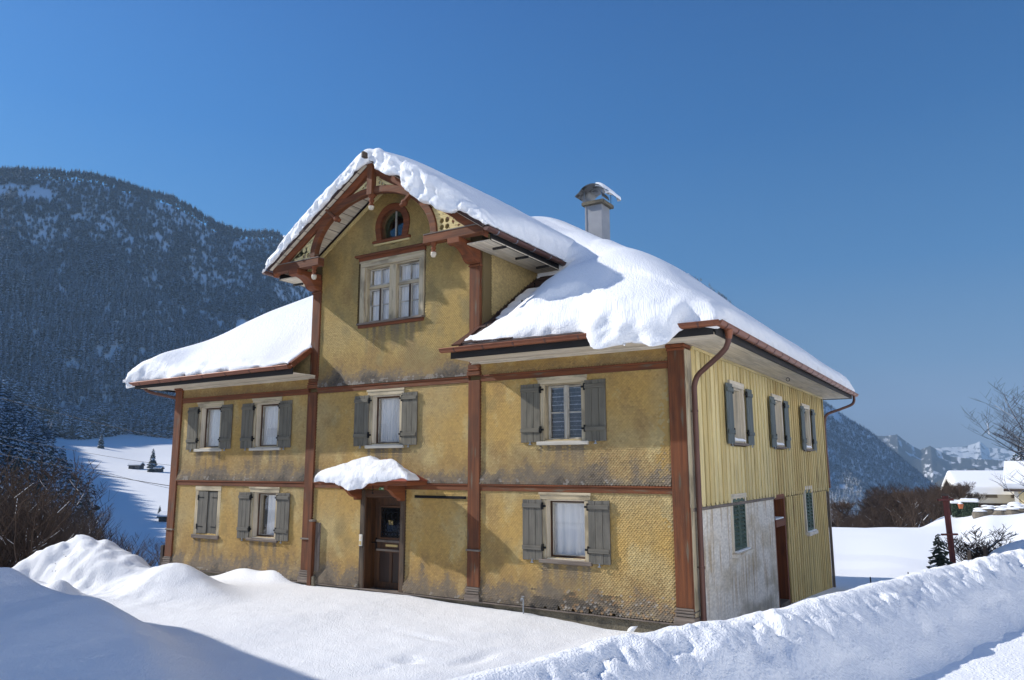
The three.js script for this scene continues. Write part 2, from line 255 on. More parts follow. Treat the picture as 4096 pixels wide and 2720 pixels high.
// ---- windows
const rW = rng(77);
function curtain(x0, x1, y0, y1, z, mat, folds = 7, amp = .022, side = null) {
  const n = 60, pos = [], idx = [], uv = []; const ph = rW() * 6;
  for (let j = 0; j <= 1; j++) for (let i = 0; i <= n; i++) { const t = i / n, x = lerp(x0, x1, t), w = Math.sin(t * folds * 6.283 + ph + Math.sin(t * 9 + ph) * .8) * amp * (j ? .7 : 1.2); pos.push(x, j ? y1 : y0, z + w); uv.push(x, j ? y1 : y0); }
  for (let i = 0; i < n; i++) idx.push(i, i + 1, i + n + 1, i + 1, i + n + 2, i + n + 1);
  const g = new THREE.BufferGeometry(); g.setAttribute('position', new THREE.Float32BufferAttribute(pos, 3)); g.setAttribute('uv', new THREE.Float32BufferAttribute(uv, 2)); g.setIndex(idx); g.computeVertexNormals(); return g;
}
function sash(x0, x1, y0, y1, z, w, nx, ny, d = .045) {          // a casement: stiles, rails and bars
  const gs = [bb(x0, x0 + w, y0, y1, z, z + d, .006), bb(x1 - w, x1, y0, y1, z, z + d, .006), bb(x0 + w, x1 - w, y0, y0 + w, z + .001, z + d - .001, .006), bb(x0 + w, x1 - w, y1 - w, y1, z + .001, z + d - .001, .006)];
  const b = .024;
  for (let i = 1; i < nx; i++) { const x = lerp(x0 + w, x1 - w, i / nx); gs.push(bb(x - b / 2, x + b / 2, y0 + w, y1 - w, z + .004, z + d - .004)); }
  for (let i = 1; i < ny; i++) { const y = lerp(y0 + w, y1 - w, i / ny); gs.push(bb(x0 + w, x1 - w, y - b / 2, y + b / 2, z + .006, z + d - .006)); }
  return merge(gs);
}
function stdWindow(c, y0, kind) {
  const p = part(house, 'window'), x0 = c - .43, x1 = c + .43, y1 = y0 + (kind.h || 1.15);
  // casing boards standing a little proud of the shingles
  mesh('jamb', bb(x0 - .115, x0 - .001, y0 - .02, y1 + .005, -.22, .032, .006), M.cream, p); mesh('jamb', bb(x1 + .001, x1 + .115, y0 - .02, y1 + .005, -.22, .032, .006), M.cream, p);
  mesh('head', bb(x0 - .135, x1 + .135, y1 + .006, y1 + .145, -.22, .045, .008), M.cream, p); mesh('head_moulding', bb(x0 - .155, x1 + .155, y1 + .10, y1 + .149, .0455, .062, .006), M.cream, p);
  mesh('sill', bb(x0 - .15, x1 + .16, y0 - .09, y0 - .012, -.2, .085, .012), kind.oldSill ? M.greyWood : M.whiteWorn, p);
  mesh('reveal', merge([bb(x0 - .006, x0 + .014, y0, y1, -.30, -.001), bb(x1 - .014, x1 + .006, y0, y1, -.30, -.001), bb(x0 + .014, x1 - .014, y1 - .014, y1 + .005, -.30, -.002), bb(x0 + .014, x1 - .014, y0 - .012, y0 + .014, -.30, .02)]), kind.white ? M.cream : M.creamSoft, p);
  const X0 = x0 + .016, X1 = x1 - .016, Y0 = y0 + .016, Y1 = y1 - .016;
  if (kind.white) {
    mesh('casement', sash(X0, c - .012, Y0, Y1, -.19, .045, 1, 2), M.whiteWorn, p); mesh('casement', sash(c + .012, X1, Y0, Y1, -.19, .045, 1, 2), M.whiteWorn, p);
    mesh('meeting_rail', bb(c - .028, c + .028, Y0, Y1, -.144, -.12, .006), M.whiteWorn, p);
  } else {
    mesh('outer_frame', sash(X0, X1, Y0, Y1, -.19, .032, 1, 1, .06), M.door, p);
    mesh('casement', sash(X0 + .034, X1 - .034, Y0 + .034, Y1 - .034, -.185, .020, 1, 1, .03), M.whiteWorn, p);
  }
  const pane = (a, b) => mesh('pane', bb(a, b, Y0 + .02, Y1 - .02, -.172, -.168), M.glass, p);
  if (kind.white) { pane(X0 + .02, c - .03); pane(c + .03, X1 - .02); } else pane(X0 + .03, X1 - .03);
  if (kind.lace) mesh('curtain', curtain(X0 + .01, X1 - .01, Y0, Y1, -.27, M.lace, 4, .008), M.lace, p);
  else mesh('curtain', curtain(X0 + .01 + (kind.open || 0) * (X1 - X0), X1 - .01, Y0 + (kind.gap || 0), Y1, -.26, M.curtain, kind.folds || 8, kind.amp || .025), M.curtain, p);
}
stdWindow(winU[0], 3.255, { folds: 7 }); stdWindow(winU[1], 3.255, { folds: 9, amp: .03, gap: .03 }); stdWindow(winU[2], 3.255, { folds: 10, amp: .032, gap: .05 }); stdWindow(winU[3], 3.255, { white: 1, lace: 1 });
stdWindow(winL[1], .945, { h: 1.135, oldSill: 1, folds: 5, open: .3 }); stdWindow(winL[2], .945, { h: 1.135, oldSill: 1, folds: 4, amp: .012 });
// ---- shutters: three boards, two battens, hinges
function shutterGeo() {
  const r = rng(5); const w = .46, boards = []; for (let i = 0; i < 3; i++) boards.push([-w / 2 + i * w / 3 + .003, -w / 2 + (i + 1) * w / 3 - .003]); return boards;
}
function shutter(cx, y0, y1, z, mat, hingeSide, ry = 0, pos = null, parentName = 'shutter') {
  const p = part(house, parentName); const h = y1 - y0;
  p.position.set(cx, y0, z); p.rotation.y = ry;
  shutterGeo().forEach(([a, b], i) => mesh('board', bb(a, b, i * .003, h - (2 - i) * .003, -.014, .014 + (i % 2) * .002, .004), mat, p));
  for (const yy of [.17, .86]) { mesh('batten', bb(-.225, .215, yy * h, yy * h + .085, .017, .042, .010), mat, p); }
  for (const yy of [.18, .86]) { const s = hingeSide; mesh('hinge', merge([bb(s * .235 - .02, s * .235 + .02, yy * h - .03, yy * h + .11, -.012, .03, .006), bb(Math.min(s * .24, s * .31), Math.max(s * .24, s * .31), yy * h + .02, yy * h + .06, -.008, .016)]), M.iron, p); }
  mesh('hook', merge([bb(-.012, .012, -.045, .02, .016, .028), bb(-.03, .03, -.05, -.03, .012, .036)]), M.steel, p);
  return p;
}
for (const c of winU) { shutter(c - .73, 3.225, 4.43, .055, M.shutter, 1); shutter(c + .755, 3.225, 4.44, .058, M.shutter, -1); }
for (const c of [winL[1], winL[2]]) { shutter(c - .73, .895, 2.085, .055, M.shutterBlue, 1); shutter(c + .755, .90, 2.09, .058, M.shutterBlue, -1); }
{ // the closed window of the ground floor
  const c = winL[0], p = part(house, 'window'), x0 = c - .43, x1 = c + .43, y0 = .94, y1 = 2.085;
  mesh('jamb', bb(x0 - .115, x0 + .01, y0 - .02, y1 + .01, -.2, .03, .006), M.cream, p); mesh('jamb', bb(x1 - .01, x1 + .115, y0 - .02, y1 + .01, -.2, .03, .006), M.cream, p);
  mesh('head', bb(x0 - .13, x1 + .13, y1 + .011, y1 + .14, -.2, .04, .008), M.cream, p); mesh('sill', bb(x0 - .14, x1 + .15, y0 - .12, y0 - .022, -.2, .08, .012), M.greyWood, p);
  for (const s of [-1, 1]) { const q = part(house, 'closed_shutter'); q.position.set(c + s * .212, y0 + .01, -.004 + (s > 0 ? 0 : .02)); for (let i = 0; i < 2; i++) mesh('board', bb(-.208 + i * .209, -.003 + i * .209, 0, y1 - y0 - .02, -.014, .014, .004), M.shutterBlue, q); for (const yy of [.17, .95]) mesh('strap_hinge', merge([bb(s > 0 ? -.05 : -.2, s > 0 ? .2 : .05, yy, yy + .022, .0145, .022), bb(s * .2 - .02, s * .2 + .02, yy - .06, yy + .08, .0145, .03, .006)]), M.iron, q); }
}
{ // double window of the gable
  const p = part(house, 'window'), [x0, x1, y0, y1] = bigO;
  mesh('jamb', bb(x0 - .15, x0, y0 - .03, y1 + .005, -.2, .04, .008), M.cream, p); mesh('jamb', bb(x1, x1 + .15, y0 - .03, y1 + .005, -.2, .04, .008), M.cream, p);
  mesh('head', bb(x0 - .15, x1 + .15, y1 + .006, y1 + .16, -.2, .042, .008), M.cream, p); mesh('head_moulding', bb(x0 - .17, x1 + .17, y1 + .115, y1 + .162, .043, .06, .006), M.cream, p);
  mesh('mullion', bb(-7.31, -7.09, y0, y1, -.25, -.02, .008), M.cream, p);
  mesh('reveal', merge([bb(x0 - .004, x0 + .03, y0, y1, -.3, -.001), bb(x1 - .03, x1 + .004, y0, y1, -.3, -.001), bb(x0 + .03, x1 - .03, y1 - .03, y1 + .004, -.3, -.002)]), M.cream, p);
  const c = part(house, 'window_cornice');
  mesh('board', bb(x0 - .19, x1 + .19, y1 + .164, y1 + .25, -.1, .07, .01), M.redPlain, c); mesh('crown', bb(x0 - .27, x1 + .26, y1 + .252, y1 + .31, -.1, .15, .016), M.red, c); mesh('crown', bb(x0 - .23, x1 + .22, y1 + .235, y1 + .2515, .071, .11, .006), M.redPlain, c);
  mesh('sill', bb(x0 - .17, x1 + .17, y0 - .075, y0 - .031, -.2, .12, .01), M.greyWood, p); mesh('sill_apron', bb(x0 - .16, x1 + .16, y0 - .15, y0 - .076, -.1, .075, .01), M.redPlain, p);
  for (const [a, b] of [[x0 + .035, -7.315], [-7.085, x1 - .035]]) {
    mesh('transom_light', sash(a, b, 7.15, y1 - .035, -.17, .035, 2, 1), M.whiteWorn, p); mesh('transom', bb(a - .01, b + .01, 7.075, 7.145, -.2, -.09, .01), M.cream, p);
    const m = (a + b) / 2; mesh('casement', sash(a, m - .004, y0 + .01, 7.07, -.17, .04, 1, 2), M.whiteWorn, p); mesh('casement', sash(m + .004, b, y0 + .01, 7.07, -.17, .04, 1, 2), M.whiteWorn, p);
    mesh('meeting_rail', bb(m - .022, m + .022, y0 + .01, 7.07, -.124, -.105), M.jamb, p);
    mesh('pane', bb(a, b, y0 + .02, 7.06, -.150, -.147), M.glass, p); mesh('pane', bb(a, b, 7.16, y1 - .05, -.150, -.147), M.glass, p);
    mesh('curtain', curtain(a - .01, a + (b - a) * .42, y0, y1, -.25, M.curtain, 3, .025), M.curtain, p); mesh('curtain', curtain(a + (b - a) * .55, b + .01, y0, y1, -.25, M.curtain, 3, .025), M.curtain, p);
    mesh('net_curtain', curtain(a, b, y0, y1, -.30, M.curtain, 2, .006), M.curtain, p);
  }
  // horseshoe attic window
  const q = part(house, 'attic_window'); const s = shp(archOut); const h = new THREE.Path(); archIn.forEach(([x, y], i) => i ? h.lineTo(x, y) : h.moveTo(x, y)); h.closePath(); s.holes.push(h);
  mesh('frame', ext(s, .14, -.07, .012), M.redPlain, q); mesh('sill', bb(CX - .60, CX + .58, 8.165, 8.235, -.1, .10, .012), M.redPlain, q); mesh('sill_board', bb(CX - .58, CX + .56, 8.12, 8.164, -.1, .06, .008), M.yellowA, q);
  mesh('pane', ext(shp(archPts(.38, .395, 8.57, 8.245, .325)), .004, -.12), M.glass, q); mesh('mullion', bb(CX - .014, CX + .014, 8.24, 8.96, -.115, -.085), M.whiteWorn, q);
  const wr = new THREE.Shape(); archPts(.375, .39, 8.57, 8.25, .32, 26).forEach(([x, y], i) => { const k = 1 - .03 * Math.sin(i * 2.7); const X = CX + (x - CX) * k, Y = 8.55 + (y - 8.55) * k; i ? wr.lineTo(X, Y) : wr.moveTo(X, Y); }); wr.closePath();
  const wh = new THREE.Path(); archPts(.27, .29, 8.55, 8.25, .24, 26).forEach(([x, y], i) => { const k = 1 + .07 * Math.sin(i * 3.1); const X = CX + (x - CX) * k, Y = 8.55 + (y - 8.55) * k; i ? wh.lineTo(X, Y) : wh.moveTo(X, Y); }); wh.closePath(); wr.holes.push(wh);
  mesh('leafy_garland', ext(wr, .02, -.17), M.greenWreath, q); mesh('attic_partition', bb(CX - 1.2, CX + 1.2, 7.7, 9.2, -2.2, -2.15), M.barnWood, q);
}
{ // front door in its recess
  const p = part(house, 'front_door'), [x0, x1, y0, y1] = doorO;
  mesh('jamb', bb(x0 - .13, x0 + .02, -.16, y1 + .11, -.34, .075, .012), M.jamb, p); mesh('jamb', bb(x1 - .02, x1 + .10, -.16, y1 + .11, -.34, .075, .012), M.jamb, p);
  mesh('head', bb(x0 + .021, x1 - .021, y1 - .04, y1 + .108, -.34, .07, .012), M.door, p);
  mesh('reveal', merge([bb(x0 + .0205, x0 + .045, y0, y1 - .041, -.34, .06), bb(x1 - .045, x1 - .0205, y0, y1 - .041, -.34, .06), bb(x0 + .05, x1 - .05, y1 - .07, y1 - .041, -.34, .05)]), M.door, p);
  mesh('threshold', bb(x0 + .046, x1 - .046, -.16, -.03, -.34, .05, .01), M.greyWood, p);
  const L0 = x0 + .05, L1 = x1 - .05, z = -.31, gx0 = L0 + .2, gx1 = L1 - .2, gy0 = 1.12, gy1 = 1.80;
  const leaf = shp([[L0, -.03], [L1, -.03], [L1, y1 - .07], [L0, y1 - .07]]); leaf.holes.push(holeRect(gx0, gx1, gy0, gy1), holeRect(L0 + .16, (L0 + L1) / 2 - .04, .12, .78), holeRect((L0 + L1) / 2 + .04, L1 - .16, .12, .78));
  mesh('leaf', ext(leaf, .06, z, .006), M.door, p);
  mesh('door_panel', bb(L0 + .15, (L0 + L1) / 2 - .03, .11, .79, z + .012, z + .035, .01), M.doorDark, p); mesh('door_panel', bb((L0 + L1) / 2 + .03, L1 - .15, .11, .79, z + .012, z + .035, .01), M.doorDark, p);
  mesh('rail_moulding', bb(L0 + .1, L1 - .1, 1.01, 1.065, z + .061, z + .115, .012), M.greyWood, p); mesh('rail_moulding', bb(L0 + .1, L1 - .1, .81, .86, z + .061, z + .11, .012), M.greyWood, p);
  mesh('letter_slot', bb(L0 + .36, L1 - .3, .915, .965, z + .061, z + .072), M.yellowC, p);
  mesh('glass_frame', merge([bb(gx0 - .05, gx0, gy0 - .05, gy1 + .05, z + .061, z + .085, .006), bb(gx1, gx1 + .05, gy0 - .05, gy1 + .05, z + .061, z + .085, .006), bb(gx0, gx1, gy1, gy1 + .05, z + .061, z + .085, .006), bb(gx0, gx1, gy0 - .05, gy0, z + .061, z + .085, .006)]), M.door, p);
  mesh('pane', bb(gx0 - .01, gx1 + .01, gy0 - .01, gy1 + .01, z + .02, z + .024), M.glass, p); mesh('hall_wall', bb(L0 - .3, L1 + .3, -.2, 2.2, -2.4, -2.3), M.roomDark, p);
  // wrought iron grille of scrolls
  const gr = [], zc = z + .07, cxm = (gx0 + gx1) / 2, ring = (x, y, r, a0 = 0, a1 = Math.PI * 2) => { const g = new THREE.TorusGeometry(r, .0065, 4, 16, a1 - a0); g.rotateZ(a0); g.translate(x, y, zc); gr.push(g); };
  for (const x of [gx0 + .02, gx1 - .02, gx0 + .1, gx1 - .1]) gr.push(bx(.011, gy1 - gy0, .011, x, (gy0 + gy1) / 2, zc)); for (const y of [gy0 + .02, gy1 - .02, gy0 + .11, gy1 - .11]) gr.push(bx(gx1 - gx0, .011, .011, cxm, y, zc + .001));
  for (let i = 0; i < 7; i++) { const y = gy0 + .065 + i * .09; ring(gx0 + .06, y, .036); ring(gx1 - .06, y, .036); }
  for (let i = 0; i < 4; i++) { const x = gx0 + .16 + i * .1; ring(x, gy0 + .065, .04); ring(x, gy1 - .065, .04); }
  for (const s of [-1, 1]) { ring(cxm + s * .07, gy0 + .22, .075, 0, 4.4); ring(cxm + s * .07, gy1 - .2, .07, 1.5, 6); ring(cxm + s * .13, (gy0 + gy1) / 2, .06); ring(cxm + s * .05, gy0 + .33, .045); ring(cxm + s * .06, gy1 - .32, .05, 2, 6.5); }
  mesh('iron_grille', merge(gr), M.iron, p);
  mesh('monogram', merge([bx(.05, .012, .01, cxm - .045, 1.50, zc + .012), bx(.012, .09, .01, cxm - .045, 1.46, zc + .012), bx(.012, .09, .01, cxm + .01, 1.46, zc + .012), bx(.012, .09, .01, cxm + .055, 1.46, zc + .012), bx(.04, .012, .01, cxm + .032, 1.46, zc + .013)]), M.yellowC, p);
  mesh('handle', merge([bb(L0 + .045, L0 + .085, .80, 1.10, z + .061, z + .075, .006), bx(.022, .022, .07, L0 + .065, 1.0, z + .105), bb(L0 - .01, L0 + .075, .985, 1.012, z + .13, z + .15, .008)]), M.iron, p);
  const b = part(house, 'bell_plate'); mesh('plate', bb(x0 - .115, x0 - .02, .93, 1.19, .0755, .10, .008), M.white, b); mesh('button', bb(x0 - .10, x0 - .035, 1.085, 1.165, .1005, .112, .006), M.creamSoft, b); mesh('button', bb(x0 - .10, x0 - .035, .955, 1.04, .1005, .112, .006), M.yellowC, b);
  // small hipped canopy on two scroll brackets
  const k = part(house, 'door_canopy');
  for (const bxx of [-7.96, -6.64]) { const s = new THREE.Shape(); s.moveTo(0, 1.98); s.lineTo(0, 2.33); s.lineTo(.62, 2.33); s.lineTo(.62, 2.24); s.bezierCurveTo(.42, 2.26, .40, 2.06, .18, 2.04); s.lineTo(.16, 1.98); s.closePath(); const g = ext(s, .11, 0, .008); g.rotateY(-Math.PI / 2); g.translate(bxx + .055, 0, .076); mesh('bracket', g, M.redPlain, k); }
  mesh('edge_board', merge([bb(-8.62, -5.98, 2.335, 2.43, .72, .76, .006), bb(-8.62, -8.58, 2.335, 2.43, .05, .719, .006), bb(-6.02, -5.98, 2.335, 2.43, .05, .719, .006)]), M.redPlain, k);
  mesh('ceiling', bb(-8.575, -6.025, 2.345, 2.37, .05, .715), M.cream, k);
  const hp = [[-8.66, 2.432, .80], [-5.94, 2.432, .80], [-5.94, 2.432, .02], [-8.66, 2.432, .02], [CX - .03, 2.93, .02]]; const pg = []; for (const t of [[0, 1, 4], [1, 2, 4], [3, 0, 4], [0, 3, 2], [0, 2, 1]]) for (const i of t) pg.push(...hp[i]);
  const cg = new THREE.BufferGeometry(); cg.setAttribute('position', new THREE.Float32BufferAttribute(pg, 3)); cg.computeVertexNormals(); metric(cg); mesh('sheet_roof', cg, std({ color: 0x8f4128, roughness: .55, metalness: .15 }), k);
  mesh('lamp_hook', merge([bx(.012, .14, .012, -7.0, 2.26, .70), bx(.03, .05, .03, -7.0, 2.17, .70, .008)]), M.iron, k);
  mesh('green_plate', merge([bx(.16, .06, .008, -7.28, 2.24, .078)]), std({ color: 0x4f8a5c, roughness: .5 }), house); mesh('plate_marks', merge([-.03, 0, .035].map((d) => bx(.022, .022, .004, -7.26 + d, 2.24, .0835))), M.white, house);
}
mesh('iron_rail', merge([bb(-6.34, -4.93, 2.05, 2.11, .03, .055, .006), ...[-6.3, -5.95, -5.6, -5.3, -4.98].map((x) => bx(.02, .02, .012, x, 2.08, .06))]), M.iron, house);
{ const p = part(house, 'boxed_pipe'); mesh('board', bb(-9.545, -9.42, -.35, 1.42, .02, .15, .01), M.red, p); mesh('side_board', bb(-9.418, -9.26, .02, 1.40, .02, .05, .006), M.greyWood, p); mesh('board_cap', bb(-9.55, -9.41, 1.422, 1.47, .02, .16, .02), M.greyWood, p); mesh('foot', bb(-9.41, -9.3, -.2, .15, .055, .14, .02), M.concrete, p); }
mesh('foundation_post', bb(-15.56, -15.44, -.6, .55, -.05, .07, .01), M.barnWood, house);
{ const p = part(house, 'eyebolt'); const t = new THREE.TorusGeometry(.035, .008, 5, 14); t.translate(-5.38, 8.05, .03); mesh('ring', merge([t, bx(.012, .1, .012, -5.38, 7.97, .02)]), M.iron, p); }
// ------------------------------------------------------------------ roof, eaves, gutters, gable timber, side cladding
const EX0 = -16.26, EX1 = .90, EZ0 = -14.70, EZ1 = .85, EY = 5.24, RS = .66;     // eave rectangle, eave height, slope
const roofY = (x, z) => EY + RS * Math.min(x - EX0, EX1 - x, EZ1 - z, z - EZ0);
const quad = (pts, th) => { // a slab of thickness th below a flat polygon
  const V = pts.map((p) => new THREE.Vector3(...p)), n = V[1].clone().sub(V[0]).cross(V[2].clone().sub(V[0])).normalize(); if (n.y < 0) n.negate(); const B = V.map((v) => v.clone().addScaledVector(n, -th)), pos = []; const tri = (a, b, c) => pos.push(a.x, a.y, a.z, b.x, b.y, b.z, c.x, c.y, c.z);
  for (let i = 1; i < V.length - 1; i++) { tri(V[0], V[i], V[i + 1]); tri(B[0], B[i + 1], B[i]); } for (let i = 0; i < V.length; i++) { const j = (i + 1) % V.length; tri(V[i], B[i], B[j]); tri(V[i], B[j], V[j]); }
  const g = new THREE.BufferGeometry(); g.setAttribute('position', new THREE.Float32BufferAttribute(pos, 3)); g.computeVertexNormals(); return metric(g);
};
const roof = part(house, 'roof');
{ const hz = (EZ1 - EZ0) / 2, top = EY + RS * hz, zc = (EZ0 + EZ1) / 2, rx0 = EX0 + hz, rx1 = EX1 - hz;
  const P = { fl: [EX0, EY, EZ1], fr: [EX1, EY, EZ1], bl: [EX0, EY, EZ0], br: [EX1, EY, EZ0], rl: [rx0, top, zc], rr: [rx1, top, zc] };
  mesh('roof_slope', quad([P.fr, P.br, P.rr], .10), M.tile, roof); mesh('roof_slope', quad([P.bl, P.fl, P.rl], .10), M.tile, roof); mesh('roof_slope', quad([P.br, P.bl, P.rl, P.rr], .10), M.tile, roof);
  // front slope in two pieces either side of the cross gable, and the rest behind it
  const f = (x, z) => [x, EY + RS * (EZ1 - z), z];
  mesh('roof_slope', quad([f(-4.58, EZ1), P.fr, f(-4.58, -4.63)], .10), M.tile, roof); mesh('roof_slope', quad([P.fl, f(-9.84, EZ1), f(-9.84, -5.57)], .10), M.tile, roof); mesh('roof_slope', quad([f(-9.838, -2.4), f(-4.582, -2.4), f(-4.582, -4.63), P.rr, P.rl, f(-9.838, -5.57)], .10), M.tile, roof);
  // bare tiles showing beside the gable cheek
  for (let r = 0; r < 11; r++) for (let c = 0; c < 5; c++) { const z = EZ1 - .03 - r * .33, x = -4.53 + c * .255 + (r % 2 ? .09 : 0); const g = bx(.245, .016, .36, 0, 0, 0, .006); g.rotateX(Math.atan(RS) - .03); g.translate(x + .12, EY + RS * (EZ1 - z + .16) + .022, z - .16); mesh('roof_tile', g, M.tile, roof); }
  for (const [x, z] of [[-4.28, .25], [-3.98, -.75], [-4.2, -1.7]]) mesh('snow_guard', merge([bx(.03, .14, .012, x, EY + RS * (EZ1 - z) + .09, z), bx(.03, .012, .16, x, EY + RS * (EZ1 - z) + .05, z - .06, 0, .58)]), M.iron, roof);
  mesh('snow_guard', merge([bar([-9.97, 5.78, -.02], [-9.93, 5.93, -.05], .012, .012), bar([-9.93, 5.93, -.05], [-9.86, 5.78, -.05], .012, .012)]), M.iron, roof);
  // metal edging where the eave slope meets the gable pilasters
  mesh('edge_flashing', quad([[-4.75, EY + .035, EZ1 + .02], [-4.53, EY + .035, EZ1 + .02], f(-4.53, -.1).map((v, i) => i === 1 ? v + .035 : v), f(-4.60, -.1).map((v, i) => i === 1 ? v + .035 : v)], .03), M.copperDark, roof);
  mesh('edge_board', quad([[-9.62, EY + .02, EZ1 + .02], [-9.72, EY + .02, EZ1 + .02], [-9.90, 5.82, .0], [-9.80, 5.82, .0]], .13), M.redPlain, roof);
}
// eave boxes: cream soffit planks, moulded frieze, black fascia
function eaveRun(a, b, name) {}
{ const so = part(house, 'front_soffit');
  for (const [x0, x1] of [[EX0 + .05, -9.62], [-4.80, EX1 - .08]]) {
    for (let i = 0; i < 4; i++) mesh('plank', bb(x0, x1, 5.005, 5.03, .012 + i * .195, .202 + i * .195), M.creamSoft, so);
    mesh('frieze', bb(Math.max(x0, -15.04), Math.min(x1, -.31), 4.945, 5.004, -.02, .07, .012), M.creamSoft, so); mesh('frieze', bb(Math.max(x0, -15.04), Math.min(x1, -.31), 4.985, 5.0035, .0705, .12, .006), M.creamSoft, so);
    mesh('fascia', bb(x0, x1 + .0, 4.985, 5.14, .793, .822), M.fascia, so);
  }
  const ss = part(house, 'side_soffit');
  for (let i = 0; i < 4; i++) { let z = .78; while (z > -14.4) { const L = 4 + ((i * 2.3 + z * -.7) % 2), z2 = Math.max(-14.42, z - L); mesh('plank', bb(.012 + i * .205, .212 + i * .205, 5.006 + (i % 2) * .002, 5.03, z2 + .003, z), M.creamSoft, ss); z = z2; } }
  mesh('fascia', bb(.835, .862, 4.985, 5.14, EZ0 + .25, .79), M.fascia, ss); mesh('frieze', bb(.0, .06, 4.95, 5.004, -13.6, -.36, .01), M.yellowA, ss);
  mesh('fascia', bb(EX0 + .02, EX0 + .05, 4.985, 5.14, EZ0 + .25, .79), M.fascia, ss); mesh('fascia', bb(EX0 + .05, .83, 4.985, 5.14, EZ0 + .25, EZ0 + .28), M.fascia, ss);
  mesh('plank', bb(-15.9, -15.36, 5.006, 5.03, -14.3, .0), M.creamSoft, ss); mesh('plank', bb(-15.3, 0, 5.006, 5.03, -14.4, -HD), M.creamSoft, ss);
  const t = new THREE.TorusGeometry(.045, .008, 5, 14); t.translate(.45, 4.93, -6.6); mesh('hook_ring', t, M.iron, ss);
}
// gutters: half round channels with brackets
function halfRing(r0, r1, len, seg = 10) { const s = new THREE.Shape(); s.absarc(0, 0, r1, Math.PI, 2 * Math.PI, false); s.lineTo(r0, 0); s.absarc(0, 0, r0, 2 * Math.PI, Math.PI, true); s.closePath(); const g = new THREE.ExtrudeGeometry(s, { depth: len, bevelEnabled: false, curveSegments: seg }); return metric(g, 2); }
function gutter(a, b, n, mat, brMat, r = .085) {
  const p = part(house, 'gutter'), A = new THREE.Vector3(...a), B = new THREE.Vector3(...b), L = A.distanceTo(B), d = B.clone().sub(A).normalize(); p.position.copy(A); p.rotation.y = Math.atan2(d.x, d.z); p.rotation.x = 0;
  const tilt = -Math.asin(d.y); const g = halfRing(r - .008, r, L); g.rotateX(tilt); mesh('channel', g, mat, p);
  const rim = merge([tube([[r, 0, 0], [r, 0, L]], .012, 6, 2), tube([[-r, 0, 0], [-r, 0, L]], .012, 6, 2)]); rim.rotateX(tilt); mesh('rim', rim, mat, p);
  for (let i = 0; i < n; i++) { const q = halfRing(r + .001, r + .008, .035, 8); q.translate(0, 0, (i + .5) / n * L); q.rotateX(tilt); mesh('bracket', q, brMat, p); }
  for (const e of [0, L]) { const c = new THREE.CircleGeometry(r - .002, 10, Math.PI, Math.PI); c.translate(0, 0, e ? e - .01 : .004); c.rotateX(tilt); metric(c); mesh('end_cap', c, mat, p); }
  return p;
}
gutter([-4.98, 5.19, .915], [-1.35, 5.19, .915], 5, M.copper, M.copperDark); gutter([-1.34, 5.19, .915], [.98, 5.19, .915], 3, M.copper, M.copperDark);
gutter([-16.25, 5.14, .915], [-9.62, 5.19, .915], 7, M.copper, M.copperDark);
gutter([.95, 5.185, .99], [.95, 5.15, -14.75], 23, M.copper, M.copperDark);
function downpipe(pts, r = .05, collars = []) { const p = part(house, 'downpipe'); mesh('pipe', tube(pts, r, 10, 60), M.copperDark, p); for (const [x, y, z] of collars) { const g = new THREE.CylinderGeometry(r + .008, r + .008, .05, 12); g.translate(x, y, z); mesh('collar', g, M.copperDark, p); mesh('wall_clip', bx(.16, .012, .02, x - .06, y, z), M.iron, p); } return p; }
{ const p = downpipe([[.95, 5.10, .33], [.945, 4.98, .33], [.90, 4.84, .30], [.78, 4.74, .22], [.35, 4.50, -.06], [.20, 4.40, -.14], [.125, 4.22, -.16], [.12, 4.0, -.16], [.12, 2, -.16], [.12, .4, -.16], [.12, -.5, -.16]], .052, [[.12, 3.75, -.16], [.12, .95, -.16]]);
  const g = new THREE.CylinderGeometry(.085, .052, .16, 12); g.translate(.95, 5.04, .33); mesh('funnel', g, M.copper, p); }
downpipe([[.95, 5.06, -14.25], [.95, 4.92, -14.25], [.90, 4.80, -14.22], [.55, 4.62, -14.0], [.12, 4.42, -13.75], [.06, 4.2, -13.72], [.06, 2, -13.72]], .045);
downpipe([[-16.1, 5.03, .60], [-16.05, 4.95, .55], [-15.9, 4.88, .45], [-15.6, 4.78, .1], [-15.45, 4.70, -.12], [-15.43, 4.4, -.14], [-15.43, 0, -.14]], .045);
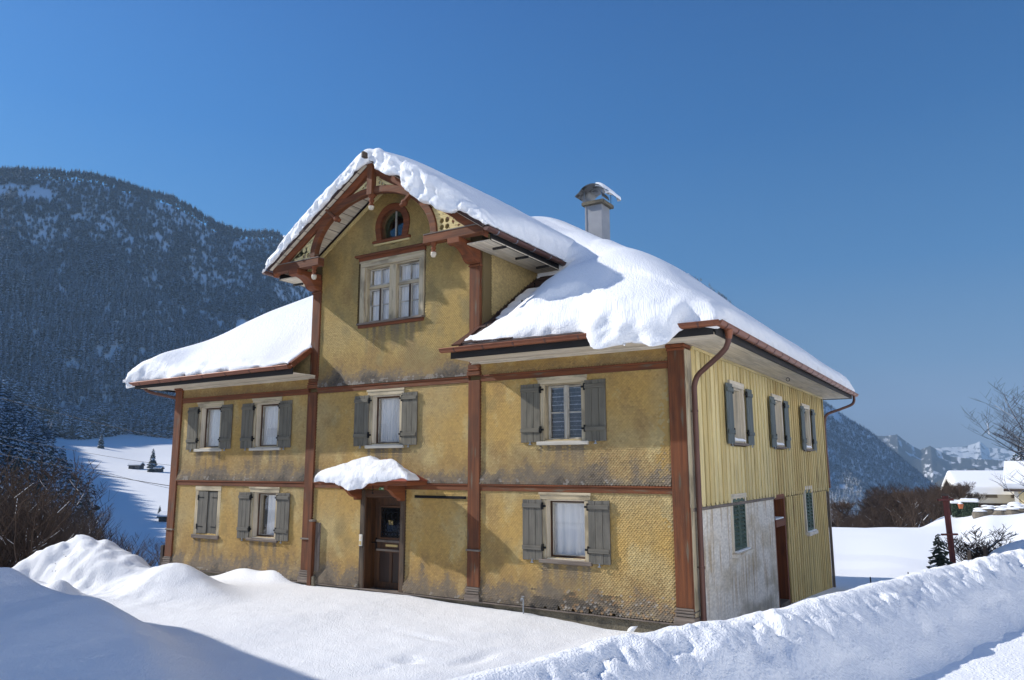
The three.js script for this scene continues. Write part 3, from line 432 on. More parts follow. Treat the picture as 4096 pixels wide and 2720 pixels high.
// ---- side cladding: boards with battens over the joints
{ const c = part(house, 'board_cladding'), pitch = .28, r = rng(41), mats = [M.yellowA, M.yellowA, M.yellowB]; const holes = [[2.69, 3.81, 3.16, 4.58], [6.45, 7.57, 3.16, 4.58], [10.14, 11.26, 3.16, 4.58]], low = [[9.88, 11.0, .78, 2.18]];
  const board = (z0, z1, y0, y1, x, mat, tooth) => { const s = tooth ? shp([[z0, y0 + .10], [z0 + .05, y0], [z1 - .03, y0 + .02], [z1, y0 + .10], [z1, y1], [z0, y1]]) : shp([[z0, y0], [z1, y0], [z1, y1], [z0, y1]]); const g = ext(s, .022, 0, .004); g.rotateY(Math.PI / 2); g.translate(x, 0, 0); return mesh('board', g, mat, c); };
  for (let i = 0; i < 48; i++) { const z0 = .345 + i * pitch, z1 = Math.min(13.62, z0 + pitch - .07); if (z0 > 13.5) break; const m = mats[Math.floor(r() * 3)], mm = i > 20 ? (r() < .6 ? M.yellowB : M.yellowC) : m, dx = r() * .006;
    const cuts = holes.filter(([a, b]) => z1 > a && z0 < b); const y0 = 1.93 + r() * .02;
    const spans = cuts.length ? [[y0, cuts[0][2]], [cuts[0][3], 4.95]] : [[y0, 4.95]];
    spans.forEach(([a, b], k) => { board(z0, z1, a, b, .004 + dx, mm, k === 0); });
    // narrow batten along the joint
    const zb = z0 - .052; const cb = holes.filter(([a, b]) => zb + .05 > a && zb < b); const sp = cb.length ? [[y0 + .1, cb[0][2]], [cb[0][3], 4.95]] : [[y0 + .1, 4.95]];
    sp.forEach(([a, b]) => { const g = bb(.0, .052, a, b, -(zb + .04), -zb, .012); mesh('batten', g, mm, c); });
    if (z0 > 7.38) { const ml = r() < .5 ? M.yellowC : M.yellowB; const cl = low.filter(([a, b]) => z1 > a && z0 < b); (cl.length ? [[-1.5, cl[0][2]]] : [[-1.5, 1.925]]).forEach(([a, b]) => { board(z0, z1, a, b, -.028, ml, false); mesh('batten', bb(-.03, .02, a, b, -(zb + .04), -zb, .012), ml, c); }); }
  }
  mesh('corner_board', bb(-.02, .05, -1.8, 1.9, -13.72, -13.60), M.greyWood, c); mesh('corner_board', bb(-.02, .05, 1.9, 4.95, -13.70, -13.60), M.yellowB, c);
  mesh('drip_board', bb(.0, .05, 1.925, 1.985, -6.17, -.05, .01), M.greyWood, c);
}
// side windows
function sideWindow(c, y0, y1, kind) {
  const p = part(house, 'side_window'); p.position.set(0, 0, -c); p.rotation.y = Math.PI / 2;    // local x = -z of the house, local z = outwards
  const x0 = -.43, x1 = .43;
  mesh('jamb', bb(x0 - .12, x0 - .001, y0 - .02, y1, -.2, .06, .006), M.creamSoft, p); mesh('jamb', bb(x1 + .001, x1 + .12, y0 - .02, y1, -.2, .06, .006), M.creamSoft, p); mesh('head', bb(x0 - .13, x1 + .13, y1 + .001, y1 + .14, -.2, .07, .008), M.creamSoft, p); mesh('sill', bb(x0 - .14, x1 + .14, y0 - .08, y0 - .021, -.2, .11, .01), M.greyWood, p);
  mesh('reveal', merge([bb(x0 - .004, x0 + .028, y0, y1, -.29, .0), bb(x1 - .028, x1 + .004, y0, y1, -.29, .0), bb(x0 + .03, x1 - .03, y1 - .03, y1 + .0005, -.29, -.002), bb(x0 + .03, x1 - .03, y0 - .02, y0 + .015, -.29, .05)]), M.creamSoft, p);
  mesh('casement', sash(x0 + .035, -.004, y0 + .02, y1 - .035, -.20, .045, 1, 2), M.whiteWorn, p); mesh('casement', sash(.004, x1 - .035, y0 + .02, y1 - .035, -.20, .045, 1, 2), M.whiteWorn, p); mesh('pane', bb(x0 + .04, x1 - .04, y0 + .03, y1 - .04, -.182, -.178), M.glass, p);
  mesh('curtain', curtain(x0 + .03, x1 - .03, y0, y1, -.26, M.curtain, 6, .02), M.curtain, p); const sn = ext(shp([[x0 + .02, y0 + .012], [x1 - .02, y0 + .012], [x1 - .02, y0 + .05], [x1 - .2, y0 + .075], [x0 + .25, y0 + .07], [x0 + .02, y0 + .085]]), .26, -.17, .012); mesh('sill_snow', sn, M.snowSmooth, p);
}
sideWindow(3.25, 3.26, 4.44, {}); sideWindow(7.01, 3.26, 4.44, {}); sideWindow(10.70, 3.26, 4.44, {});
for (const c of [3.25, 7.01, 10.70]) for (const s of [-1, 1]) { const q = shutter(.10, 3.20, 4.48, 0, M.shutterSide, -s, Math.PI / 2); q.position.set(.105, 3.20, -(c + s * .79)); }
function louvreWindow(c, y0, y1, xo) {
  const p = part(house, 'louvred_window'); p.position.set(xo, 0, -c); p.rotation.y = Math.PI / 2; const x0 = -.47, x1 = .47;
  mesh('jamb', bb(x0 - .09, x0, y0 - .02, y1, -.25, .03, .006), M.creamSoft, p); mesh('jamb', bb(x1, x1 + .09, y0 - .02, y1, -.25, .03, .006), M.creamSoft, p); mesh('head', bb(x0 - .1, x1 + .1, y1 + .001, y1 + .1, -.25, .04, .006), M.creamSoft, p); mesh('sill', bb(x0 - .12, x1 + .16, y0 - .12, y0 - .021, -.25, .11, .012), M.plaster, p);
  mesh('room_back', bb(x0, x1, y0, y1, -.28, -.27), M.dark, p);
  for (const s of [-1, 1]) { const q = part(house, 'louvred_shutter'); q.position.set(xo + .005, 0, -c - s * -.235 * 1); q.position.z = -(c - s * .235); q.rotation.y = Math.PI / 2; const a = -.225, b = .225;
    mesh('frame', merge([bb(a, a + .06, y0, y1, -.02, .02, .004), bb(b - .06, b, y0, y1, -.02, .02, .004), bb(a + .06, b - .06, y0, y0 + .07, -.019, .019, .004), bb(a + .06, b - .06, y1 - .07, y1, -.019, .019, .004)]), M.shutterGreen, q);
    for (let i = 0; i < 11; i++) mesh('slat', bx(.328, .012, .085, 0, y0 + .10 + i * (y1 - y0 - .19) / 10.4, 0, 0, .75), M.shutterGreen, q); }
  mesh('sill_snow', bb(x0 + .0, x1 + .08, y0 - .02, y0 + .012, -.02, .09, .014), M.snowSmooth, p);
}
louvreWindow(3.04, .99, 2.06, .012); louvreWindow(10.44, .86, 2.05, .004);
{ // side door recess with red frame and transom light
  const p = part(house, 'side_door'); mesh('jamb', bb(-.25, -.0, -1.2, 2.0, -6.30, -6.175, .01), M.redPlain, p); mesh('jamb', bb(-.25, .02, -1.2, 2.0, -7.36, -7.24, .01), M.redPlain, p); mesh('head', bb(-.25, .03, 1.90, 2.03, -7.238, -6.302, .01), M.redPlain, p); mesh('transom', bb(-.25, .02, 1.22, 1.40, -7.238, -6.302, .01), M.redPlain, p);
  mesh('leaf', bb(-.30, -.26, -1.2, 1.22, -7.24, -6.30), M.doorDark, p); mesh('transom_pane', bb(-.24, -.235, 1.41, 1.89, -7.23, -6.31), M.glass, p); mesh('sill_snow', bb(-.22, .01, 1.402, 1.44, -7.2, -6.36, .015), M.snowSmooth, p);
  mesh('threshold', bb(-.3, .03, -1.3, -.62, -7.23, -6.31), M.concrete, p);
}
// ---- cross gable roof
const GZ = .98, DTOP = 10.0, DE = 3.36;                      // verge, ridge height (roof top), half width at the eaves
const dorY = (x) => DTOP - DS * Math.abs(x - CX);
{ const g = part(house, 'gable_roof');
  for (const s of [-1, 1]) {
    const e = CX + s * DE; mesh('roof_slope', quad([[CX, DTOP, GZ], [e, dorY(e), GZ], [e, dorY(e), -3.6], [CX, DTOP, -7.0]], .07), M.tile, g);
    // soffit planks under the verge, running with the slope's cross direction
    const up = Math.hypot(1, DS); const rows = [[.02, .66], [.86, .955]];
    for (let i = 0; i < 13; i++) for (const [z0, z1] of rows) { const d0 = .12 + i * .245, d1 = d0 + .228; const y = (d) => DTOP - .075 - DS * d; mesh('verge_plank', quad([[CX + s * d0, y(d0), z0], [CX + s * d1, y(d1), z0], [CX + s * d1, y(d1), z1], [CX + s * d0, y(d0), z1]], .018), M.creamSoft, g); }
    // cornice along wall top
    mesh('rake_moulding', bar([CX, APEX - .02, .03], [CX + s * 2.9, APEX - .02 - DS * 2.9, .03], .06, .08), M.yellowB, g);
    // flat eave soffit and eave gutter
    for (let i = 0; i < 3; i++) { const a = Math.min(s * 2.64 + CX, s * 2.64 + CX) ; const x0 = CX + s * (2.66 + i * .215), x1 = CX + s * (2.87 + i * .215); mesh('eave_plank', bb(Math.min(x0, x1), Math.max(x0, x1), 7.50, 7.525, -2.75, .62), M.creamSoft, g); }
    mesh('eave_fascia', bb(Math.min(e - s * .07, e - s * .1), Math.max(e - s * .07, e - s * .1), 7.50, 7.68, -3.2, .62), M.fascia, g);
    for (let i = 0; i < 3; i++) mesh('gutter_arm', bx(.34, .05, .05, e - s * .2, 7.475, .1 - i * .95, .006), M.fascia, g);
  }
  gutter([CX - DE - .06, 7.665, 1.02], [CX - DE - .06, 7.665, -2.6], 5, M.copperDark, M.steel, .075); gutter([CX + DE + .06, 7.665, 1.02], [CX + DE + .06, 7.665, -2.75], 5, M.copperDark, M.steel, .075);
  for (const s of [-1, 1]) { // cheeks (side walls of the gable)
    const x = s > 0 ? -4.60 : -9.80; const tri = new THREE.Shape(); tri.moveTo(0.02, 5.6); tri.lineTo(3.0, 7.5); tri.lineTo(3.0, 7.8); tri.lineTo(.02, 7.8); tri.closePath(); const q = ext(tri, .1, -.05); q.rotateY(Math.PI / 2); q.translate(x, 0, 0); mesh('cheek_wall', q, M.wallBack, g);
    mesh('eave_frieze', bb(Math.min(CX + s * 2.64, CX + s * 3.2), Math.max(CX + s * 2.64, CX + s * 3.2), 7.53, 7.66, .0, .04), M.yellowB, g);
  }
}
// ---- decorated gable truss in front of the wall
{ const t = part(house, 'gable_truss'), z0 = .70, z1 = .84, zc = (z0 + z1) / 2;
  const under = (d) => DTOP - .085 - DS * d;
  for (const s of [-1, 1]) {
    mesh('rafter', ext(shp([[CX + s * .0, under(0) - .0], [CX + s * 3.30, under(3.30)], [CX + s * 3.26, under(3.30) - .16], [CX + s * .0, under(0) - .20]]), z1 - z0, z0, .01), M.redPlain, t);
    mesh('rafter_lining', ext(shp([[CX + s * .09, under(.09) - .205], [CX + s * 3.0, under(3.0) - .20], [CX + s * 2.86, under(3.0) - .20], [CX + s * .09, under(.09) - .30]]), .06, z0 + .02, .006), M.red, t);
    mesh('tie_beam', bx(1.62, .19, .20, CX + s * 2.44, 7.715, zc, .012), M.red, t);
    mesh('tie_cap', bx(1.56, .02, .22, CX + s * 2.42, 7.822, zc), M.greyWood, t);
    // pendant under the tie beam and knob on the purlin end
    const pd = part(house, 'pendant'); const L = new THREE.LatheGeometry([[0, -.30], [.045, -.29], [.062, -.24], [.058, -.19], [.03, -.165], [.05, -.14], [.06, -.11], [.035, -.085], [.06, -.05], [.075, 0]].map(([a, b]) => new THREE.Vector2(a, b)), 12); L.translate(CX + s * 1.86, 7.62, zc); mesh('turned_drop', metric(L), M.redPlain, pd);
    const Ld = new THREE.LatheGeometry([[0, -.305], [.047, -.294], [.064, -.24], [.060, -.19], [.03, -.172]].map(([a, b]) => new THREE.Vector2(a, b)), 12); Ld.translate(CX + s * 1.86, 7.60, zc); mesh('pale_tip', metric(Ld), M.creamSoft, pd);
    const pu = part(house, 'purlin_end'); const ky = 8.72, kx = CX + s * 1.10; mesh('strap', bar([CX + s * 1.42, 8.98, z1 + .03], [kx, ky, z1 + .03], .11, .06, .01), M.red, pu);
    const K = new THREE.LatheGeometry([[0, .13], [.05, .12], [.055, .09], [.04, .07], [.07, .05], [.085, 0], [.05, -.06]].map(([a, b]) => new THREE.Vector2(a, b)), 12); K.rotateZ(s * 2.1); K.translate(kx - s * .03, ky - .03, z1 + .02); mesh('knob', metric(K), M.redPlain, pu);
    // arched brace
    const a = new THREE.Shape(), N = 22; for (let i = 0; i <= N; i++) { const th = i / N * Math.PI / 2, x = CX + s * Math.cos(th) * 1.98, y = 7.83 + Math.sin(th) * 1.46; i ? a.lineTo(x, y) : a.moveTo(x, y); } for (let i = N; i >= 0; i--) { const th = i / N * Math.PI / 2, x = CX + s * Math.cos(th) * 1.80, y = 7.83 + Math.sin(th) * 1.29; a.lineTo(x, y); } a.closePath();
    mesh('arch_brace', ext(a, .15, z0 - .01, .012), M.red, t);
    // pierced panels
    const fr = new THREE.Shape(), arc = (d) => 7.83 + Math.sqrt(Math.max(0, 1 - (d / 1.95) ** 2)) * 1.44; fr.moveTo(CX + s * 1.98, 7.835); for (let i = 1; i <= 10; i++) { const th = i / 10 * .88; fr.lineTo(CX + s * Math.cos(th) * 1.96, 7.83 + Math.sin(th) * 1.44); } const dk = Math.cos(.88) * 1.96; fr.lineTo(CX + s * (dk + .02), under(dk) - .22); fr.lineTo(CX + s * 2.75, 7.835); fr.closePath();
    const lobe = (x, y, r) => { const h = new THREE.Path(); h.absellipse(CX + s * x, y, r, r, 0, Math.PI * 2, true); fr.holes.push(h); }; const dia = (x, y, a, b) => { const h = new THREE.Path(); h.moveTo(CX + s * x - a, y); h.lineTo(CX + s * x, y + b); h.lineTo(CX + s * x + a, y); h.lineTo(CX + s * x, y - b); h.closePath(); fr.holes.push(h); };
    const q = [2.16, 8.02]; for (const [dx, dy] of [[.075, .075], [-.075, .075], [.075, -.075], [-.075, -.075]]) lobe(q[0] + dx, q[1] + dy, .062); dia(2.40, 8.03, .045, .075); dia(2.55, 7.92, .05, .03); dia(1.80, 8.49, .05, .07); dia(1.86, 8.32, .06, .045); for (const [x, y] of [[2.30, 8.14], [2.02, 8.25], [2.3, 7.9], [2.47, 7.93], [1.70, 8.60], [1.95, 8.38], [2.12, 8.25], [1.62, 8.70]]) lobe(x, y, .015);
    mesh('fretwork', ext(fr, .025, zc - .012, 0, 6), M.yellowA, t);
    const fu = shp([[CX + s * .11, 9.31], [CX + s * .60, 9.22], [CX + s * .72, 9.19], [CX + s * .12, under(.12) - .30]]); for (const [x, y, r] of [[.22, 9.38, .04], [.30, 9.33, .035], [.21, 9.47, .03], [.38, 9.28, .03], [.17, 9.53, .012], [.46, 9.26, .012]]) { const h = new THREE.Path(); h.absellipse(CX + s * x, y, r, r, 0, Math.PI * 2, true); fu.holes.push(h); }
    mesh('fretwork', ext(fu, .025, zc - .012, 0, 6), M.yellowA, t);
  }
  mesh('king_post', bx(.17, .78, .20, CX, 9.47, zc + .03, .012), M.red, t);
  const L = new THREE.LatheGeometry([[0, -.34], [.05, -.33], [.07, -.27], [.06, -.21], [.035, -.185], [.06, -.16], [.07, -.12], [.04, -.09], [.08, -.05], [.10, 0]].map(([a, b]) => new THREE.Vector2(a, b)), 12); L.translate(CX, 9.09, zc + .03); const pd = part(house, 'pendant'); mesh('turned_drop', metric(L), M.redPlain, pd);
  const Ld = new THREE.LatheGeometry([[0, -.345], [.052, -.334], [.072, -.27], [.062, -.215]].map(([a, b]) => new THREE.Vector2(a, b)), 12); Ld.translate(CX, 9.075, zc + .03); mesh('pale_tip', metric(Ld), M.creamSoft, pd);
  mesh('ridge_beam', bb(CX - .08, CX + .08, DTOP - .26, DTOP - .09, -.3, .699, .01), M.red, t); mesh('ridge_end', bx(.08, .15, .16, CX, DTOP + .0, GZ + .10, .02), M.barnWood, t);
}
// ---- chimney
{ const c = part(house, 'chimney'); mesh('shaft', bb(-4.93, -4.40, 8.2, 10.42, -6.56, -6.0, .012), M.chimney, c); mesh('corner_trim', bb(-4.945, -4.90, 8.2, 10.42, -6.03, -5.985), M.chimney, c); mesh('cap_slab', bb(-5.02, -4.30, 10.421, 10.53, -6.66, -5.90, .015), M.concrete, c);
  const pos = [], idx = [], N = 22; for (let k = 0; k < 2; k++) for (let i = 0; i <= N; i++) { const t = i / N, th = Math.PI * (1 - t), fl = Math.abs(t - .5) > .38 ? (Math.abs(t - .5) - .38) * 1.1 : 0; pos.push(-4.66 + Math.cos(th) * (.40 + fl), 10.72 + Math.sin(th) * .30, k ? -6.78 : -5.80); } for (let i = 0; i < N; i++) idx.push(i, i + 1, i + N + 1, i + 1, i + N + 2, i + N + 1); const hg = new THREE.BufferGeometry(); hg.setAttribute('position', new THREE.Float32BufferAttribute(pos, 3)); hg.setIndex(idx); hg.computeVertexNormals(); metric(hg); mesh('hood', hg, M.hood, c);
  const l2 = new THREE.CylinderGeometry(.26, .26, .55, 20, 1, true, 0, Math.PI); l2.rotateX(Math.PI / 2); l2.rotateZ(Math.PI / 2); l2.translate(-4.66, 10.66, -6.28); metric(l2); mesh('inner_hood', l2, M.hood, c);
  for (const [x, z] of [[-4.95, -5.97], [-4.37, -5.97], [-4.95, -6.6], [-4.37, -6.6]]) mesh('strut', bar([x, 10.53, z], [x, 10.86, z], .016, .016), M.steel, c);
}
// ------------------------------------------------------------------ round-ended wooden shingles, one by one
function shingleGeo(w, L, th) { // bottom tip at the origin, lying in x/y, lower edge proud
  const arc = []; for (let i = 0; i <= 5; i++) { const a = Math.PI + Math.PI * i / 5; arc.push([Math.cos(a) * w / 2, w * .42 + Math.sin(a) * w * .42]); }
  const zf = (y) => .032 - .030 * y / L; const pos = []; const P = [[-w / 2, L], ...arc, [w / 2, L]];
  for (let i = 1; i < P.length - 1; i++) { const a = P[0], b = P[i], c = P[i + 1]; for (const q of [a, b, c]) pos.push(q[0], q[1], zf(q[1])); }
  for (let i = 1; i < P.length - 2; i++) { const a = P[i], b = P[i + 1]; pos.push(a[0], a[1], zf(a[1]), a[0], a[1], zf(a[1]) - th, b[0], b[1], zf(b[1]) - th, a[0], a[1], zf(a[1]), b[0], b[1], zf(b[1]) - th, b[0], b[1], zf(b[1])); }
  const g = new THREE.BufferGeometry(); g.setAttribute('position', new THREE.Float32BufferAttribute(pos, 3)); g.computeVertexNormals(); return metric(g);
}
{
  const r = rng(2024), PX = .061, PY = .034, list = [];
  const excl = openings.map(([a, b, c, d]) => [a - .10, b + .10, c - .05, d + .10]); excl.push([-8.30, -6.14, 6.12, 7.9], [-7.95, -6.6, -.2, 2.2]);
  const inArch = (x, y) => { const dx = (x - CX) / .50, dy = (y - 8.57) / .52; return (dx * dx + dy * dy < 1) || (Math.abs(x - CX) < .46 && y > 8.18 && y < 8.57); };
  const zones = [];
  for (const [a, b] of bays) { zones.push([a, b, 0, 2.235, 'low']); zones.push([a, b, 2.378, 4.56, 'up']); }
  zones.push([bays[0][0], bays[0][1], 4.703, 4.95, 'frieze'], [bays[2][0], bays[2][1], 4.703, 4.95, 'frieze'], [bays[1][0], bays[1][1], 4.703, 9.7, 'gable']);
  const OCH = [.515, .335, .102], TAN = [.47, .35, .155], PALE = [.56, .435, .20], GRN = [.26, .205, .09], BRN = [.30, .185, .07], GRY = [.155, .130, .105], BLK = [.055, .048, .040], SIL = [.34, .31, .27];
  const dith = (v) => clamp(v) * .72 + (r() < clamp(v) ? .22 : 0);
  const colour = (x, y, zone, dy, top) => {
    const n1 = fbm(x * .55, y * .55, 3.1, 4), n2 = fbm(x * 2.1, y * 1.3, 8.7, 4), n3_ = fbm(x * 5.3, y * 2.0, 1.7, 3), gr = r();
    let c = mix3(OCH, TAN, sstep(-.15, .28, n1)); c = mix3(c, PALE, dith(sstep(.05, .4, n2) * .8));
    if (zone === 'gable') { c = mix3(c, [.44, .315, .105], .6); c = mix3(c, GRN, sstep(.0, .32, n2 + .12 * sstep(5.4, 8.2, y)) * .55); c = mix3(c, GRN, sstep(.0, .5, .5 - Math.abs(y - 8.05)) * sstep(-.1, .3, n3_) * .4); }
    else c = mix3(c, GRN, sstep(.12, .42, fbm(x * .9 + 20, y * .9, 5.5, 4)) * .6); if (r() < .06) c = mix3(c, BRN, .3); c = mix3(c, BRN, dith(sstep(.10, .42, fbm(x * 1.1 + 7, y * .7, 2.2, 4)) * .5));
    // rain splash and rot along the lower edge of each field
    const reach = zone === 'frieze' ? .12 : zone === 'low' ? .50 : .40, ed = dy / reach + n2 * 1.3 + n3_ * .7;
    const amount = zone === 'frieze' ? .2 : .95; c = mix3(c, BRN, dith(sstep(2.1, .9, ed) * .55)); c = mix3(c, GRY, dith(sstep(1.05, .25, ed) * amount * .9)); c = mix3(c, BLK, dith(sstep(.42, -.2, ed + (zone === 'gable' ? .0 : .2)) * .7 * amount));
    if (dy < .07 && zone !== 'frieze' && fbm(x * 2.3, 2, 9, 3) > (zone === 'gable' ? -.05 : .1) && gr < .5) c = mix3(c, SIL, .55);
    // streaks below the sills
    for (const [a, b, s] of sillList) if (x > a - .1 && x < b + .1 && y < s && y > s - .75) { const st = fbm(x * 9, y * .8, s, 3); c = mix3(c, GRY, sstep(.02, .3, st + .22 * (1 - (s - y) / .75)) * (1 - (s - y) / .8) * .8); }
    if (zone === 'low' && x > -3.3 && x < -1.35 && y < .33) c = mix3(c, BLK, sstep(.05, -.12, fbm(x * 1.4, y * 5, 12, 3) - .1 + (y - .12) * .8) * .7);
    if (zone === 'low' && x > -2.6 && y < .40 && gr > .78) c = mix3(c, gr > .92 ? SIL : [.34, .2, .09], .55);
    const k = .90 + .18 * r(); return [c[0] * k, c[1] * k, c[2] * k];
  };
  const sillList = openings.map(([a, b, c]) => [a, b, c - .08]); sillList.splice(7, 1);
  const flare = (zone, dy) => zone === 'low' ? .075 * (1 - sstep(0, .40, dy)) : zone === 'up' ? .045 * (1 - sstep(0, .32, dy)) : zone === 'gable' ? .055 * (1 - sstep(0, .34, dy)) : 0;
  for (const [a, b, y0, y1, zone] of zones) {
    let row = 0; for (let y = y0 + .002; y < y1 - .02; y += PY, row++) {
      const wav = zone === 'gable' ? .0 : 0; for (let x = a + (row % 2 ? PX / 2 : 0) + .01; x < b + .005; x += PX) {
        const xx = x + (r() - .5) * .005, yy = y + (r() - .5) * .004; if (xx > b - .02) continue;
        if (zone === 'gable' && yy > APEX - .10 - DS * Math.abs(xx - CX)) continue; if (zone === 'gable' && inArch(xx, yy + .02)) continue;
        let ok = true; for (const [p, q, s, t] of excl) if (xx > p && xx < q && yy > s && yy < t) { ok = false; break; } if (!ok) continue;
        if (zone === 'low' && x > -3.2 && x < -.5 && y < .22 && r() < .05) continue;          // lost shingles
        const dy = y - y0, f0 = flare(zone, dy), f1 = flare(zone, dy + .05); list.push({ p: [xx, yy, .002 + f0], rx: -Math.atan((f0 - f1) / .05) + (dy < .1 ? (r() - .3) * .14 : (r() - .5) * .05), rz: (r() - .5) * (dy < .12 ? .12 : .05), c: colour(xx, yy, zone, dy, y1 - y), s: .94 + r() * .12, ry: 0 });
      }
    }
  }
  // gable cheek (faces right) and the small strip left of the gable above the left eave
  for (let row = 0, y = 5.62; y < 7.5; y += PY, row++) for (let zz = -.36 - (row % 2 ? PX / 2 : 0); zz > -2.9; zz -= PX) { const ry = EY + RS * (EZ1 - zz); if (y < ry + .03) continue; const k = .82 + .3 * r(); const c = mix3([.52, .39, .17], TAN, sstep(-.2, .3, fbm(zz, y, 4, 3))); list.push({ p: [-4.548, y, zz], rx: (r() - .5) * .04, ry: Math.PI / 2, rz: (r() - .5) * .05, c: c.map((v) => v * k), s: 1 }); }
  for (let row = 0, y = 5.06; y < 5.8; y += PY, row++) for (let x = -10.55 + (row % 2 ? PX / 2 : 0); x < -9.84; x += PX) { if (y > 5.2 + (x + 10.55) * .75) continue; const k = .8 + .3 * r(); list.push({ p: [x, y, .03], rx: 0, ry: 0, rz: 0, c: TAN.map((v) => v * k), s: 1 }); }
  mesh('wall', ext(shp([[-10.6, 5.04], [-9.84, 5.04], [-9.84, 5.75]]), .03, -.0), M.wallBack, house);
  list.forEach((q) => { q.d = (q.p[0] - CAM.x) ** 2 + (q.p[1] - CAM.y) ** 2 + (q.p[2] - CAM.z) ** 2; });
  list.sort((p, q) => p.d - q.d);
  const geos = [shingleGeo(.056, .084, .013), shingleGeo(.053, .08, .014), shingleGeo(.057, .086, .012)];
  const field = part(house, 'shingle_field'); const cache = new Map(); const euler = new THREE.Euler(), qt = new THREE.Quaternion(), mt = new THREE.Matrix4();
  const wall0 = list.slice(0, 300), rest = list.slice(300);
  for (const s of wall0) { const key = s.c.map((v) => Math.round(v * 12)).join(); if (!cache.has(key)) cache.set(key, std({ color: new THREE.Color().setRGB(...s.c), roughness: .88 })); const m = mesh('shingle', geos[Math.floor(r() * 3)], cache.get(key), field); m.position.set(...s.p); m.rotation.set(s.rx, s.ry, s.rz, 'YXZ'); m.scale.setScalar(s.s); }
  const im = new THREE.InstancedMesh(geos[0], std({ color: 0xffffff, roughness: .86 }), rest.length); im.name = 'shingle_cladding'; im.userData.kind = 'stuff'; shadows(im);
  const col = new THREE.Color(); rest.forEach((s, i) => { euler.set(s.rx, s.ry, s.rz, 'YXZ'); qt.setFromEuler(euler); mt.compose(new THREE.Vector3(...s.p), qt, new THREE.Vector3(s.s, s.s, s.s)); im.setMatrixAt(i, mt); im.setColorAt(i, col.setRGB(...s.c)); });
  house.add(im); console.log('shingles', list.length, 'materials', cache.size);
}
// ------------------------------------------------------------------ snow lying on the house: volumes meshed from a field
function surfaceNets(nx, ny, nz, val, pos) {
  const S = new Float32Array(nx * ny * nz), id = (i, j, k) => (k * ny + j) * nx + i;
  for (let k = 0; k < nz; k++) for (let j = 0; j < ny; j++) for (let i = 0; i < nx; i++) S[id(i, j, k)] = val(i, j, k);
  const vi = new Int32Array(nx * ny * nz).fill(-1), P = [], I = [], cs = [[0, 0, 0], [1, 0, 0], [0, 1, 0], [1, 1, 0], [0, 0, 1], [1, 0, 1], [0, 1, 1], [1, 1, 1]], ed = [[0, 1], [2, 3], [4, 5], [6, 7], [0, 2], [1, 3], [4, 6], [5, 7], [0, 4], [1, 5], [2, 6], [3, 7]];
  const v8 = new Float32Array(8);
  for (let k = 0; k < nz - 1; k++) for (let j = 0; j < ny - 1; j++) for (let i = 0; i < nx - 1; i++) {
    let m = 0; for (let c = 0; c < 8; c++) { v8[c] = S[id(i + cs[c][0], j + cs[c][1], k + cs[c][2])]; if (v8[c] < 0) m |= 1 << c; } if (m === 0 || m === 255) continue;
    let x = 0, y = 0, z = 0, n = 0; for (const [a, b] of ed) { if (((m >> a) & 1) === ((m >> b) & 1)) continue; const t = v8[a] / (v8[a] - v8[b]); x += cs[a][0] + (cs[b][0] - cs[a][0]) * t; y += cs[a][1] + (cs[b][1] - cs[a][1]) * t; z += cs[a][2] + (cs[b][2] - cs[a][2]) * t; n++; }
    vi[id(i, j, k)] = P.length / 3; const p = pos(i + x / n, j + y / n, k + z / n); P.push(p[0], p[1], p[2]);
  }
  const q = (a, b, c, d, f) => { if (a < 0 || b < 0 || c < 0 || d < 0) return; if (f) I.push(a, b, c, a, c, d); else I.push(a, c, b, a, d, c); };
  for (let k = 1; k < nz - 1; k++) for (let j = 1; j < ny - 1; j++) for (let i = 1; i < nx - 1; i++) {
    const s = S[id(i, j, k)] < 0;
    if (s !== (S[id(i + 1, j, k)] < 0)) q(vi[id(i, j - 1, k - 1)], vi[id(i, j, k - 1)], vi[id(i, j, k)], vi[id(i, j - 1, k)], s);
    if (s !== (S[id(i, j + 1, k)] < 0)) q(vi[id(i - 1, j, k - 1)], vi[id(i - 1, j, k)], vi[id(i, j, k)], vi[id(i, j, k - 1)], s);
    if (s !== (S[id(i, j, k + 1)] < 0)) q(vi[id(i - 1, j - 1, k)], vi[id(i, j - 1, k)], vi[id(i, j, k)], vi[id(i - 1, j, k)], s);
  }
  const g = new THREE.BufferGeometry(); g.setAttribute('position', new THREE.Float32BufferAttribute(P, 3)); const uv = new Float32Array(P.length / 3 * 2); for (let i = 0; i < uv.length / 2; i++) { uv[2 * i] = P[3 * i] + P[3 * i + 1] * .31; uv[2 * i + 1] = P[3 * i + 2] + P[3 * i + 1] * .73; } g.setAttribute('uv', new THREE.BufferAttribute(uv, 2)); g.setIndex(I); g.computeVertexNormals(); return g;
}
const smax = (a, b, k) => { const h = clamp(.5 + .5 * (a - b) / k); return lerp(b, a, h) + k * h * (1 - h); };
const smin = (a, b, k) => -smax(-a, -b, k);
const gau = (x, z, cx, cz, sx, sz) => Math.exp(-(((x - cx) / sx) ** 2) - ((z - cz) / sz) ** 2);
const roofS = (x, z) => EY + RS * smin(smin(x - EX0, EX1 - x, .9), smin(EZ1 - z, z - EZ0, .9), .9);
const dorS = (x) => DTOP - DS * Math.sqrt((x - CX) ** 2 + .05) + .06;
